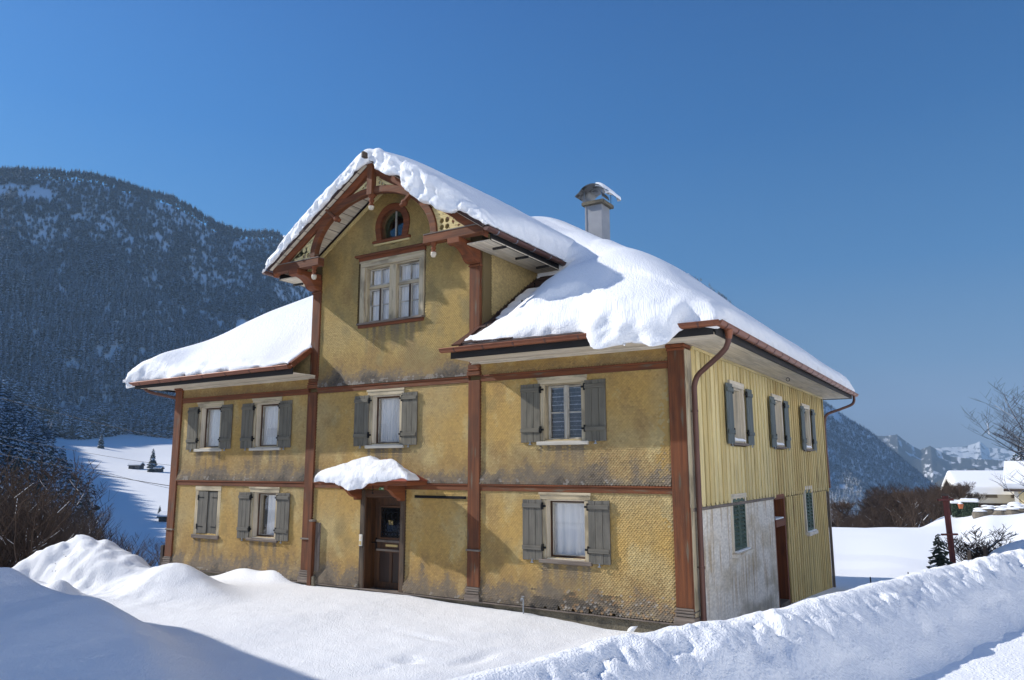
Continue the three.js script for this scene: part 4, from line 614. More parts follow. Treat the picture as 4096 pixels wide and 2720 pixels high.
// thickness of the snow on the main roof (measured upwards)
function mainThick(x, z) {
  let t = .60 + .10 * fbm(x * .35, z * .35, 2, 3);
  if (x < -9.6) { t = .58 + .08 * fbm(x * .4, z * .4, 6, 3) - .40 * sstep(-1.9, .7, z - .1 + (x + 12.7) * .12) * sstep(-15.6, -14.4, x) ; t -= .16 * gau(x, z, -10.2, .1, .8, .9); }
  else {
    t += .20 * gau(x, z, -2.2, -.7, 1.3, .8) - .16 * gau(x, z, -3.1, -1.9, .8, .8) + .10 * gau(x, z, -1.0, -2.8, 1.5, 1.6) + .16 * sstep(-1.5, -5, x) * sstep(-3, -6, z);
    t *= .16 + .84 * sstep(-4.3, -2.7, x - .10 * (z - .2)); t = Math.max(t, .55 * sstep(-2.0, -2.8, z));
    // below the fallen slab the snow thins out in front of the bare eave
    const br = z - ramp([[-4, .35], [-2.6, .10], [-2.1, .02], [-1.7, .30], [-1.3, .7]], x) - .10 * n3(x * 2.6, 4, z * 2.6) - .05 * n3(x * 7, 4, z * 7); t -= .20 * sstep(-.04, .10, br) * sstep(-1.2, -1.6, x) * sstep(-4.2, -3.2, x) + .07 * sstep(.1, .5, br) * sstep(-1.2, -1.6, x); t -= .05 * sstep(.0, .06, z + .35 - .3 * (x + 1.4) - .12 * n3(x * 3, 6, z * 3)) * sstep(-1.7, -1.4, x) * sstep(.3, 0, x);
  }
  t -= .22 * sstep(-2.6, .6, x) * sstep(-.6, .9, x + .35) ; // the side slope runs out thin at its gutter
  return Math.max(.02, t);
}
{
  const sn = thing('roof_snow', 'thick blanket of snow over the hipped roof and cross gable of the shingled house', 'snow');
  const c = .075, y0 = -.24, cy = .055, ny = 26;
  function patch(name, x0, x1, z0, z1, base, field, cell = c, jy = ny, yb = y0, cyy = cy) {
    const nx = Math.ceil((x1 - x0) / cell) + 1, nz = Math.ceil((z1 - z0) / cell) + 1;
    const g = surfaceNets(nx, jy, nz, (i, j, k) => field(x0 + i * cell, yb + j * cyy, z0 + k * cell), (i, j, k) => { const x = x0 + i * cell, z = z0 + k * cell; return [x, base(x, z) + yb + j * cyy, z]; });
    return mesh(name, g, M.snow, sn);
  }
  const rough = (x, y, z, a) => a * (n3(x * 2.6, y * 2.6, z * 2.6) * .6 + n3(x * 6.1, y * 6.1, z * 6.1) * .35 + n3(x * 13, y * 13, z * 13) * .18);
  const mainField = (left) => (x, h, z) => {
    const base = roofS(x, z), Y = base + h;
    // distance inside the outline of the blanket
    let fe = EZ1 + .02;
    if (left) fe += .05 - .12 * sstep(-10.8, -9.7, x) + .10 * sstep(-15.4, -16.2, x);
    else fe += lerp(-.08, .27, sstep(-1.75, -1.35, x)) - .30 * sstep(.15, .42, x) + .05 * n3(x * 2.2, 1, 3);
    let d = Math.min(fe - z, EX1 + .02 - x, x - EX0 + .10, z - EZ0 + .05);
    if (left) d = Math.min(d, -9.80 - x);
    else d = Math.min(d, z > -2.4 ? x - ramp([[-2.4, -3.5], [-1.4, -3.72], [-.7, -3.76], [0, -4.05], [.45, -4.36], [.8, -4.72]], z) - .04 * n3(z * 3, 7, 1) : 9);
    const near = sstep(.55, .05, d), rg = rough(x, Y, z, (left ? .12 : .10) * near + .03 * sstep(1.3, .2, d));
    let t = mainThick(x, z); const hang = left ? 0 : sstep(-1.7, -1.2, x) * sstep(.55, .95, z) * sstep(.45, .1, x);
    const bot = -.05 - hang * .16; const R = .30;
    let f = smax(h - t - rg * .8, (-d + rg) * .9, R * Math.min(1, t / .5)); f = Math.max(f, bot - h + (hang ? rg : 0)); return f * .7;
  };
  patch('snow_slope', -7.6, 1.05, -14.85, 1.3, roofS, mainField(false));
  patch('snow_slope', -16.5, -9.5, -7.6, 1.15, roofS, mainField(true), .085);
  { const g = surfaceNets(70, 22, 66, (i, j, k) => { const x = -16.4 + i * .16, z = -14.8 + k * .11, h = -.2 + j * .06; return smax(h - .6, -Math.min(x - EX0 + .05, z - EZ0 + .05), .3) * .8; }, (i, j, k) => { const x = -16.4 + i * .16, z = -14.8 + k * .11; return [x, roofY(x, z) - .2 + j * .06, z]; }); mesh('snow_slope', g, M.snow, sn); }
  // cross gable
  const gField = (x, h, z) => {
    const ax = Math.abs(x - CX), sd = x - CX, base = dorS(x), Y = base + h, right = sd > 0;
    const fr = GZ + (right ? .06 + .22 * sstep(1.15, 1.35, sd) * sstep(2.75, 2.2, sd) + .07 * sstep(.15, .4, sd) : .07) + .06 * n3(x * 1.9, 4, 9) + .035 * n3(x * 5.5, 3, 1);
    let d = Math.min(fr - z, z + 4.6, DE + .05 + .04 * n3(z * 2.3, 5, 2) - ax);
    let t = (right ? .34 : .34) + .20 * sstep(.9, -.6, z) + .10 * sstep(-.5, -3.5, z) + .03 * n3(x * 1.3, 2, z * 1.3) - .10 * sstep(DE - 1.0, DE, ax) * sstep(0, 1, z + 1);
    if (right) t += .10 * gau(x, z, CX + 1.8, .9, .6, .5);
    const hangR = right ? .26 * sstep(1.1, 1.3, sd) * sstep(2.9, 2.3, sd) + .16 * sstep(.12, .3, sd) * sstep(1.05, .7, sd) : .05;
    const near = sstep(.45, .02, d), rg = rough(x * 1.3, Y * 1.3, z * 1.3, .15 * near * sstep(.2, .8, z) + .05 * near);
    const bot = -.05 - hangR * sstep(.78, .95, z) * (1 + .5 * n3(x * 4.2, 8, 2));
    let f = smax(h - t - rg, (-d + rg) * .9, .22); const zCut = GZ + .005 - z; // nothing hangs under the roof itself
    f = Math.max(f, bot - h + rg * .5); if (h < -.04 && z < GZ - .0) f = Math.max(f, .03);
    return f * .75;
  };
  patch('snow_gable', CX - 3.6, CX + 3.6, -4.75, 1.45, (x) => dorS(x), gField, .05, 30, -.46, .045);
  // behind the verge the gable blanket runs back and merges into the main slopes
  const back = (x, h, z) => { const ax = Math.abs(x - CX), hd = dorS(x) + .50 + .13 * sstep(-5, -3.8, z) + .07 * fbm(x * .5, 1, z * .5, 3) - 1.6 * sstep(-6.2, -8.4, z), hm = roofS(x, z) + mainThick(x > -7.2 ? Math.max(x, -4.4) : Math.min(x, -9.9), Math.min(z, -2.7)) - .025; const top = smax(hd, hm, .55) - .45 * sstep(-4.3, -3.3, z), Y = dorBase(x, z) + h; return (Y - top) * .75; };
  const dorBase = (x, z) => smax(dorS(x) - 1.6 * sstep(-6.2, -8.4, z), roofS(x, z), .5);
  patch('snow_valley', CX - 5.2, CX + 5.6, -10.4, -3.15, dorBase, back, .085, 34, -.75, .075);
  // chimney hood
  const h2 = surfaceNets(16, 12, 26, (i, j, k) => { const x = -4.62 + i * .045, z = -6.85 + k * .045, h = -.06 + j * .025; const d = Math.min(x + 4.60, -4.10 - x, z + 6.8, -5.95 - z); return smax(h - .10, -d, .1); }, (i, j, k) => { const x = -4.62 + i * .045, z = -6.85 + k * .045, u = clamp((x + 4.66) / .42, -1, 1); return [x, 10.73 + .30 * Math.sqrt(Math.max(0, 1 - u * u)) - .06 + j * .025, z]; }); mesh('hood_snow', h2, M.snowSmooth, sn);
  // door canopy
  const cs = thing('canopy_snow', 'lumpy cap of snow on the little red canopy over the front door', 'snow');
  const cb = (x, z) => { const e = Math.min((x + 8.68) / 1.45, (-5.92 - x) / 1.28, (.82 - z) / .8); return 2.44 + .49 * clamp(e, -.3, 1); };
  const cf = (x, h, z) => { const right = sstep(-6.9, -6.2, x), Y = cb(x, z) + h; const d = Math.min(x + 8.66, -5.96 - x, .88 + .06 * n3(x * 3, 1, 2) - .12 * right - z, z - .03); const rg = rough(x * 1.6, Y * 1.6, z * 1.6, .09); let t = lerp(.19, .09, right) - .22 * sstep(.42, .02, z) * sstep(-7.7, -7.2, x); const hang = .14 * sstep(-8.1, -7.6, x) * sstep(-6.95, -7.2, x) * sstep(.55, .8, z); return Math.max(smax(h - t - rg * .5, -d + rg * .5, .16), -.03 - hang - h) * .8; };
  const cg = surfaceNets(Math.ceil(3.2 / .032), 26, Math.ceil(1.1 / .032), (i, j, k) => cf(-8.9 + i * .032, -.24 + j * .026, -.05 + k * .032), (i, j, k) => { const x = -8.9 + i * .032, z = -.05 + k * .032; return [x, cb(x, z) - .24 + j * .026, z]; }); mesh('snow_cap', cg, M.snow, cs);
  // thin wind-blown snow on the bare tiles beside the gable cheek
  const thin = surfaceNets(26, 8, 60, (i, j, k) => { const x = -4.5 + i * .03, z = -2.0 + k * .04, h = -.02 + j * .015; return h - .045 - .05 * fbm(x * 2.5, z * 1.1, 3, 3) - .02 * Math.sin(z * 19) + .12 * sstep(-.55, .2, z) + .10 * sstep(-1.4, -2, z) + .08 * sstep(-4.3, -4.5, x); }, (i, j, k) => { const x = -4.5 + i * .03, z = -2.0 + k * .04; return [x, EY + RS * (EZ1 - z) + .015 + j * .015, z]; }); mesh('snow_dusting', thin, M.snowSmooth, sn);
}
// ------------------------------------------------------------------ ground: snow round the house, ploughed bank, valley, mountains
const FW = [-0.53092, -0.84742], RT = [0.84742, -0.53092];       // horizontal view direction and its right
const polar = (x, z) => { const dx = x - CAM.x, dz = z - CAM.z, f = dx * FW[0] + dz * FW[1], s = dx * RT[0] + dz * RT[1]; return [Math.atan2(s, f) * 180 / Math.PI, Math.hypot(dx, dz)]; };
const fromPolar = (a, d) => { const t = a * Math.PI / 180, f = Math.cos(t) * d, s = Math.sin(t) * d; return [CAM.x + FW[0] * f + RT[0] * s, CAM.z + FW[1] * f + RT[1] * s]; };
const ridgeSlope = [[-60, .27], [-42.8, .296], [-35.6, .3333], [-33.2, .3418], [-30.2, .3476], [-27.2, .338], [-25.2, .3338], [-23.7, .3213], [-22.1, .3049], [-20.4, .2991], [-18.5, .302], [-10.7, .295], [-1, .285], [7, .282], [12.4, .2617], [14.4, .2451], [16.3, .2143], [19.4, .144], [22.4, .0774], [25.3, .0383], [27, .0087], [28.7, -.0212], [29.6, -.036], [31, -.05], [40, -.05]];
// profiles by bearing: [distance, height]
const prof = [
  [-62, [[14, 0], [30, -2], [60, -4], [120, 2], [200, 14], [300, 28], [430, 45], [560, 70]]],
  [-48, [[14, 0], [30, -2], [60, 0], [120, 15], [200, 45], [300, 70], [430, 92], [560, 112]]],
  [-41, [[14, 0], [30, -2], [60, -6], [120, 2], [200, 24], [300, 46], [430, 70], [560, 92]]],
  [-36.5, [[14, .1], [22, -.6], [40, -6], [80, -12], [180, -9], [300, 4], [430, 20], [560, 48]]],
  [-30, [[14, .1], [22, -.5], [40, -5.5], [80, -12.5], [180, -12], [262, -6.5], [380, 4], [520, 20], [600, 36]]],
  [-25, [[14, 0], [22, -.4], [36, -5], [80, -11.5], [150, -13.2], [215, -12.6], [300, -3.5], [345, 0.4], [430, 7], [520, 18], [600, 34]]],
  [-20, [[22, -.4], [40, -5], [100, -12], [220, -11], [350, 0], [520, 16], [600, 34]]],
  [0, [[22, -.6], [60, -6], [200, -14], [500, 5], [700, 40]]],
  [16, [[24, -1.2], [45, -1.6], [100, -14], [300, -40], [600, -60], [800, -50]]],
  [22.5, [[22, -1.15], [31, -1.42], [50, -1.40], [58, -1.45], [66, -2.6], [95, -9], [200, -28], [500, -60], [800, -50]]],
  [26.5, [[20, -.7], [31, -1.3], [50, -1.35], [60, -1.50], [70, -2.7], [100, -9], [200, -28], [500, -70], [800, -70]]],
  [29.6, [[20, -.75], [31, -1.38], [50, -1.40], [74, -1.38], [84, -2.4], [120, -9], [260, -30], [600, -80], [900, -80]]],
  [32, [[18, -.2], [31, -1.0], [50, -.9], [62, -.7], [85, -1.2], [100, -4], [300, -30], [700, -80]]],
  [36, [[18, .3], [40, .0], [60, .0], [90, -.6], [140, -6], [400, -40], [700, -80]]],
];
function farY(a, d) {
  let i = 1; while (i < prof.length - 1 && a > prof[i][0]) i++; const t = sstep(0, 1, clamp((a - prof[i - 1][0]) / (prof[i][0] - prof[i - 1][0]))); const col = (p) => ramp(p[1], d), y1 = lerp(col(prof[i - 1]), col(prof[i]), t);
  // the mountain rises from the foot of the last profile point to the ridge
  const rd = ramp([[-60, 800], [-18, 800], [0, 1100], [16, 1300], [40, 1300]], a), foot = ramp([[-60, 560], [-20, 590], [0, 700], [16, 800], [40, 800]], a), ry = CAM.y + ramp(ridgeSlope, a) * rd;
  if (d <= foot) return y1; const u = (d - foot) / (rd - foot), [x, z] = fromPolar(a, d); if (u <= 1) { const g = Math.pow(u, .92), w = Math.sin(Math.PI * u); return lerp(y1, ry, g) + w * (30 * fbm(x * .004, 1.3, z * .004, 4) + 8 * fbm(x * .018, 5, z * .018, 3)) - w * 12 * Math.abs(Math.sin(a * .42 + 1.2 * Math.sin(d * .006))); }
  return ry - (u - 1) * rd * .35;
}
// ---- near ground
const bankPts = [[1.55, 12.6], [1.72, 11.2], [1.897, 9.62], [2.015, 9.09], [2.14, 8.48], [2.2, 8.14], [2.57, 7.3], [3.08, 5.92], [3.43, 4.68], [3.98, 2.69], [4.98, -.47], [6.4, -4.2], [8.6, -9]];
function bankDist(x, z) { let best = 1e9, side = 1, along = 0, acc = 0; for (let i = 1; i < bankPts.length; i++) { const [ax, az] = bankPts[i - 1], [bx_, bz] = bankPts[i], dx = bx_ - ax, dz = bz - az, L = Math.hypot(dx, dz), t = clamp(((x - ax) * dx + (z - az) * dz) / (L * L)), px = ax + dx * t, pz = az + dz * t, q = Math.hypot(x - px, z - pz); if (q < best) { best = q; side = (dx * (z - az) - dz * (x - ax)) > 0 ? 1 : -1; along = acc + t * L; } acc += L; } return [best * side, along]; }   // + = road side
function nearY(x, z) {
  const [bd] = bankDist(x, z); let y;
  // yard in front of the house
  const yard = ramp([[-18, -.30], [-15, -.22], [-12, -.10], [-9.5, -.08], [-6.5, -.05], [-5.3, -.11], [-3.4, -.14], [-1.7, -.26], [0, -.24]], clamp(x, -18, 0)) + .012 * clamp(z, 0, 4);
  // right of the house the ground falls gently to the rear
  const sidey = -.30 - .062 * clamp(-z, 0, 16);
  y = x > 0 ? lerp(yard, sidey, sstep(0, 1.2, x) * sstep(1.2, -1, z)) : yard; if (z < -.5 && x > -2) y = lerp(y, sidey, sstep(-.5, -1.5, z));
  // drifts
  y += .26 * gau(x, z, -11.85, .12, .85, .30) + .22 * gau(x, z, -10.75, .05, .5, .22) + .05 * fbm(x * .5, z * .5, 3, 3) * sstep(.2, 1.5, z);
  if (z > -.2) {
    // rounded heap in front of the left bay, with a steep right flank
    y += .62 * gau(x, z, -11.2, 2.55, x > -11.2 ? .95 : 1.25, .85) + .14 * gau(x, z, -9.9, 2.6, .8, .5);
    // large broken heap further left, smaller lumps beside it
    const hp = gau(x, z, -14.6, 2.9, x > -14.6 ? 1.75 : .9, z > 2.9 ? .75 : 1.1); y += 1.18 * Math.pow(hp, .62) * sstep(.02, .3, hp);
    y += .62 * gau(x, z, -15.2, 4.0, .55, .5) + .42 * gau(x, z, -13.2, 4.7, 1.0, .45) + .38 * gau(x, z, -11.9, 4.7, .45, .4) + .75 * gau(x, z, -16.2, 5.6, 2.2, .8);
    // long near heap on the left
    const cz = ramp([[-14, 6.6], [-9.4, 6.5], [-7.9, 6.5], [-6.1, 6.9], [-5, 7.35], [-3.9, 7.9], [-2.9, 8.4]], x), hh = ramp([[-14, .85], [-11.5, .98], [-10.4, 1.02], [-9.6, .80], [-8.6, .70], [-7.7, .72], [-6.5, .62], [-5, .50], [-3.6, .38], [-1.5, .22], [1, .05]], x);
    y += hh * 1.0 * Math.exp(-(((z - cz) / (z > cz ? 2.6 : .85)) ** 2));
    y += .16 * sstep(6, 10, z) * sstep(-6, 0, x);
    y -= .60 * sstep(-3.0, -.4, x + .35 * (z - 6)) * sstep(2.6, 5.2, z);
    // dent and scratches in the middle of the yard
    y -= .06 * gau(x, z, -3.0, 4.3, .16, .5) * sstep(-.1, .2, n3(x * 3, 1, z * 3) + .1) + .05 * gau(x, z, -2.3, 3.4, .12, .45) + .04 * gau(x, z, -3.6, 3.0, .4, .12); y -= .12 * gau(x, z, -1.55, 4.9, .45, .2) - .05 * gau(x, z, -1.6, 4.6, .6, .18) + .05 * gau(x, z, -.55, 3.1, .3, .2); y += .14 * gau(x, z, -.35, 2.9, .42, .25);
  }
  // towards the road bank
  if (bd > -2.2 && bd <= 0) y = lerp(y, Math.max(y, .55), sstep(-2.2, -.6, bd)); if (bd > 0) y = lerp(.7, .88, sstep(0, .8, bd));
  return y;
}
function groundY(x, z) { const [a, d] = polar(x, z); const n = nearY(x, z), f = farY(a, d); const w = x < -15 ? sstep(-16.8, -22, x - .15 * (z - 2)) : 0; const wr = sstep(-12, -22, z), k = Math.max(w, wr); const behind = d < 12 || (a > 70 || a < -70); return behind ? lerp(n, n, 0) : lerp(n, f, clamp(k)); }
function gridMesh(name, xs, zs, yf, mat, parent, keep) {
  const nx = xs.length, nz = zs.length, pos = new Float32Array(nx * nz * 3), uv = new Float32Array(nx * nz * 2), idx = []; for (let k = 0; k < nz; k++) for (let i = 0; i < nx; i++) { const p = k * nx + i, x = xs[i], z = zs[k]; pos[3 * p] = x; pos[3 * p + 1] = yf(x, z); pos[3 * p + 2] = z; uv[2 * p] = x; uv[2 * p + 1] = z; }
  for (let k = 0; k < nz - 1; k++) for (let i = 0; i < nx - 1; i++) { const p = k * nx + i; if (keep && !keep(xs[i], zs[k])) continue; idx.push(p, p + nx, p + 1, p + 1, p + nx, p + nx + 1); }
  const g = new THREE.BufferGeometry(); g.setAttribute('position', new THREE.BufferAttribute(pos, 3)); g.setAttribute('uv', new THREE.BufferAttribute(uv, 2)); g.setIndex(idx); g.computeVertexNormals(); return mesh(name, g, mat, parent);
}
const range = (a, b, s) => { const o = []; const n = Math.round((b - a) / s); for (let i = 0; i <= n; i++) o.push(lerp(a, b, i / n)); return o; };
const h2 = (a, b) => { const s = Math.sin(a * 127.1 + b * 311.7) * 43758.5453; return s - Math.floor(s); };
function chunks(x, z, f) { x *= f; z *= f; const xi = Math.floor(x), zi = Math.floor(z); let best = 0; for (let i = -1; i <= 1; i++) for (let k = -1; k <= 1; k++) { const a = xi + i, b = zi + k, px = a + .15 + .7 * h2(a, b), pz = b + .15 + .7 * h2(b + 7, a), R = .35 + .4 * h2(a + 3, b + 5), dx = (x - px), dz = (z - pz), q = Math.max(Math.abs(dx * .8 + dz * .3), Math.abs(dz * .9 - dx * .25), Math.hypot(dx, dz) * .85) / R; if (q < 1) best = Math.max(best, (h2(a + 11, b) * .8 + .2) * Math.min(1, (1 - q) * 2.6)); } return best; }
{
  const fine = (x, z) => { let y = groundY(x, z); const near = sstep(26, 6, Math.hypot(x - CAM.x, z - CAM.z)); y += near * (.016 * n3(x * 2.3, 1, z * 2.3) + .010 * n3(x * 6, 2, z * 6) + .006 * n3(x * 13, 2, z * 11)); if (z > 1.5 && x < -8) { const hp = gau(x, z, -14.2, 3.4, 3, 1.6); y += hp * (.09 * n3(x * 2.1, 4, z * 2.1) + .07 * n3(x * 5, 4, z * 5) + .10 * chunks(x, z, 2.2)); } return y; };
  const g = gridMesh('snow_ground', [...range(-30, -18, .2), ...range(-17.9, 5.5, .075), ...range(5.6, 12, .4)], [...range(-26, -15, .35), ...range(-14.8, -1, .14), ...range(-.9, 10, .07), ...range(10.1, 20, .2)], fine, M.snow); g.userData.kind = 'structure';
}
{ // ploughed bank along the road
  const L = []; let acc = 0; const curve = new THREE.CatmullRomCurve3(bankPts.map(([x, z]) => new THREE.Vector3(x, 0, z))); const N = 620, MW = 96; const pos = [], uv = [], idx = [];
  for (let i = 0; i <= N; i++) { const u = i / N, p = curve.getPointAt(u), t = curve.getTangentAt(u), nxx = -t.z, nzz = t.x; const sgn = 1;
    for (let j = 0; j <= MW; j++) { const c = lerp(-2.0, 1.25, j / MW); // across: house side to road side
      let h; if (c < 0) h = lerp(1.5, .45, sstep(0, 1, -c / 1.5)); else h = 1.5 - .09 * sstep(0, .22, c) - .51 * sstep(.14, .86, c) - .02 * c;
      let x = p.x + nxx * c * sgn, z = p.z + nzz * c * sgn; const top = sstep(.55, .0, Math.abs(c - .12)); const cl = Math.max(0, n3(x * 2.1, 1.1, z * 2.1)) * .08 + Math.abs(n3(x * 5.2, 2.2, z * 5.2)) * .035 + n3(x * 13, 3, z * 13) * .02 + (.075 * chunks(x, z, 3.1) + .045 * chunks(x + 9, z, 7)) * lerp(.25, 1, sstep(-.1, .25, c)); const right = sstep(10.2, 7.4, z);
      h += (top * cl - .05 * top) * lerp(.25, 1.15, right) * clamp(.85 + 1.3 * n3(z * .55, 3, x * .4), .25, 1.8) + .03 * n3(x * .9, 7, z * .9); if (c > .3) { h += .014 * n3(x * 3, h * 9, z * 3); const gr = Math.abs(h - 1.13 - .03 * n3(z, 1, 1)); h -= .018 * sstep(.03, 0, gr); }
      const push = c > .15 && c < 1 ? .05 * n3(x * 2.2, h * 4, z * 2.2) : 0; x += nxx * push; z += nzz * push;
      pos.push(x, h - (c < -1.85 ? .3 : 0), z); uv.push(c * 1.3, u * 26);
    } }
  for (let i = 0; i < N; i++) for (let j = 0; j < MW; j++) { const p = i * (MW + 1) + j; idx.push(p, p + 1, p + MW + 1, p + 1, p + MW + 2, p + MW + 1); }
  const g = new THREE.BufferGeometry(); g.setAttribute('position', new THREE.Float32BufferAttribute(pos, 3)); g.setAttribute('uv', new THREE.Float32BufferAttribute(uv, 2)); g.setIndex(idx); g.computeVertexNormals(); const m = mesh('snow_bank', g, M.snow); tag(m, 'ploughed roadside bank of lumpy snow running past the side of the house', 'snow bank');
  const road = gridMesh('road', range(1.5, 16, .12), range(-12, 22, .12), (x, z) => { const [bd] = bankDist(x, z); return .90 + .02 * n3(x * 3, 1, z * 3) + .018 * Math.abs(n3(x * 9, 2, z * 5)); }, M.snow, scene, (x, z) => bankDist(x, z)[0] > .45); road.userData.kind = 'structure';
}
{ // snowy hillside above the road, outside the picture; it faces the sun and throws light back on the house
  const hp = [[1.2, 70], [1.3, 30], [1.55, 12.6], [2.015, 9.09], [3.08, 5.92], [4.98, -.47], [8.6, -9], [12.5, -20], [17, -40], [24, -75]];
  const hd = (x, z) => { let best = 1e9, side = 1; for (let i = 1; i < hp.length; i++) { const [ax, az] = hp[i - 1], [bx_, bz] = hp[i], dx = bx_ - ax, dz = bz - az, L2 = dx * dx + dz * dz, t = clamp(((x - ax) * dx + (z - az) * dz) / L2), q = Math.hypot(x - ax - dx * t, z - az - dz * t); if (q < best) { best = q; side = (dx * (z - az) - dz * (x - ax)) > 0 ? 1 : -1; } } return best * side; };
  const P = [], UV = [], I = [], xs = range(-70, 80, 1.25), zs = range(-72, 90, 1.25), n = xs.length, keep = []; for (const z of zs) for (const x of xs) { const b = hd(x, z); const up = Math.max(0, b - 4.6); P.push(x, Math.min(46, .80 + .85 * up + .4 * fbm(x * .12, 3, z * .12, 3) * sstep(0, 4, up)) + (z > 18 && b < 2.5 ? -.75 + .012 * (z - 19) + .35 * fbm(x * .1, 8, z * .1, 3) : 0), z); UV.push(x, z); keep.push(b > 2.5 || z > 18); }
  for (let k = 0; k < zs.length - 1; k++) for (let i = 0; i < n - 1; i++) { const p = k * n + i; if (keep[p] && keep[p + 1] && keep[p + n] && keep[p + n + 1]) I.push(p, p + n, p + 1, p + 1, p + n, p + n + 1); }
  const g = new THREE.BufferGeometry(); g.setAttribute('position', new THREE.Float32BufferAttribute(P, 3)); g.setAttribute('uv', new THREE.Float32BufferAttribute(UV, 2)); g.setIndex(I); g.computeVertexNormals(); mesh('hillside', g, M.snowSmooth).userData.kind = 'structure';
}
{ // valley floor and mountains, one sheet in rings round the yard
  const as = [...range(-60, -38, 1.2), ...range(-37.5, -15, .22), ...range(-14, 10, .8), ...range(10.5, 36, .22), ...range(37, 60, 2)], ds = []; for (let d = 20; d < 1900; d *= 1.024) ds.push(d); const na = as.length, pos = [], uv = [], idx = [];
  for (const d of ds) for (const a of as) { const [x, z] = fromPolar(a, d); let y = farY(a, d); if (d < 600) y += .5 * sstep(60, 200, d) * fbm(x * .03, 2, z * .03, 4) + .05 * n3(x * .3, 1, z * .3); if (d < 34) y -= .5 * sstep(36, 26, d) ; pos.push(x, y, z); uv.push(x * .1, z * .1); }
  for (let k = 0; k < ds.length - 1; k++) for (let i = 0; i < na - 1; i++) { const p = k * na + i; idx.push(p, p + 1, p + na, p + 1, p + na + 1, p + na); }
  const g = new THREE.BufferGeometry(); g.setAttribute('position', new THREE.Float32BufferAttribute(pos, 3)); g.setAttribute('uv', new THREE.Float32BufferAttribute(uv, 2)); g.setIndex(idx); g.computeVertexNormals(); mesh('mountain_terrain', g, M.snowFar).userData.kind = 'structure';
  // distant ranges beyond the mouth of the valley
  const far = (name, d0, pts, below, seed, rough) => { const A = range(pts[0][0], pts[pts.length - 1][0], .05), rows = 60, P = [], I = []; for (let k = 0; k <= rows; k++) for (const a of A) { const t = k / rows, [x, z] = fromPolar(a, d0 * (1 - .42 * t)); const top = CAM.y + ramp(pts, a) * d0; const y = lerp(top, below, Math.pow(t, .8)) + d0 * rough * (fbm(x * .0035 + seed, seed, z * .0035, 6) * (k ? 1.6 : .25) + (k ? -.5 * Math.abs(fbm(x * .008, seed, z * .008, 3)) : .12 * n3(a * 14, seed, 1))); P.push(x, y, z); } for (let k = 0; k < rows; k++) for (let i = 0; i < A.length - 1; i++) { const p = k * A.length + i; I.push(p, p + A.length, p + 1, p + 1, p + A.length, p + A.length + 1); } const q = new THREE.BufferGeometry(); q.setAttribute('position', new THREE.Float32BufferAttribute(P, 3)); q.setIndex(I); q.computeVertexNormals(); { const uv = []; for (let k = 0; k <= rows; k++) for (const a of A) uv.push(a * .0175 * d0, k / rows * d0 * .05); q.setAttribute('uv', new THREE.Float32BufferAttribute(uv, 2)); } const m = mesh(name, q, far.mat); m.userData.kind = 'structure'; };
  const rock = tfbm(401, 24, 24, 5), rockMat = (k, c1) => std({ roughness: .95, map: tex(512, 512, (u, v) => mix3(hex(c1), hex(0xeeeeee), sstep(k, k + .14, rock(u, v))), { metresX: 420, metresY: 130 }) });
  far.mat = rockMat(.56, 0x4a4840); far('hills', 2700, [[20, .03], [24, .0328], [25.2, .0348], [26.2, .0336], [26.9, .0356], [27.2, .0303], [27.8, .0215], [28.2, .0177], [28.8, .0221], [29.1, .0183], [29.9, .0097], [31.2, .0067], [32.3, .0058], [33.8, .0024], [38, .002]], -200, 3, .010);
  far.mat = rockMat(.36, 0x4a4840); far('hills', 4600, [[22, .015], [28.5, .017], [29.4, .0197], [30.6, .0205], [31.3, .0234], [31.6, .0261], [32, .019], [32.7, .0175], [33.9, .0145], [38, .0126]], -200, 9, .006);
  far.mat = rockMat(.62, 0x4a4840); far('hills', 1700, [[26, -.05], [28.3, -.0283], [29.5, -.0127], [30.5, -.0071], [31.2, -.0035], [31.7, -.0084], [32.5, -.011], [33.8, -.0056], [38, -.005]], -140, 17, .006);
}
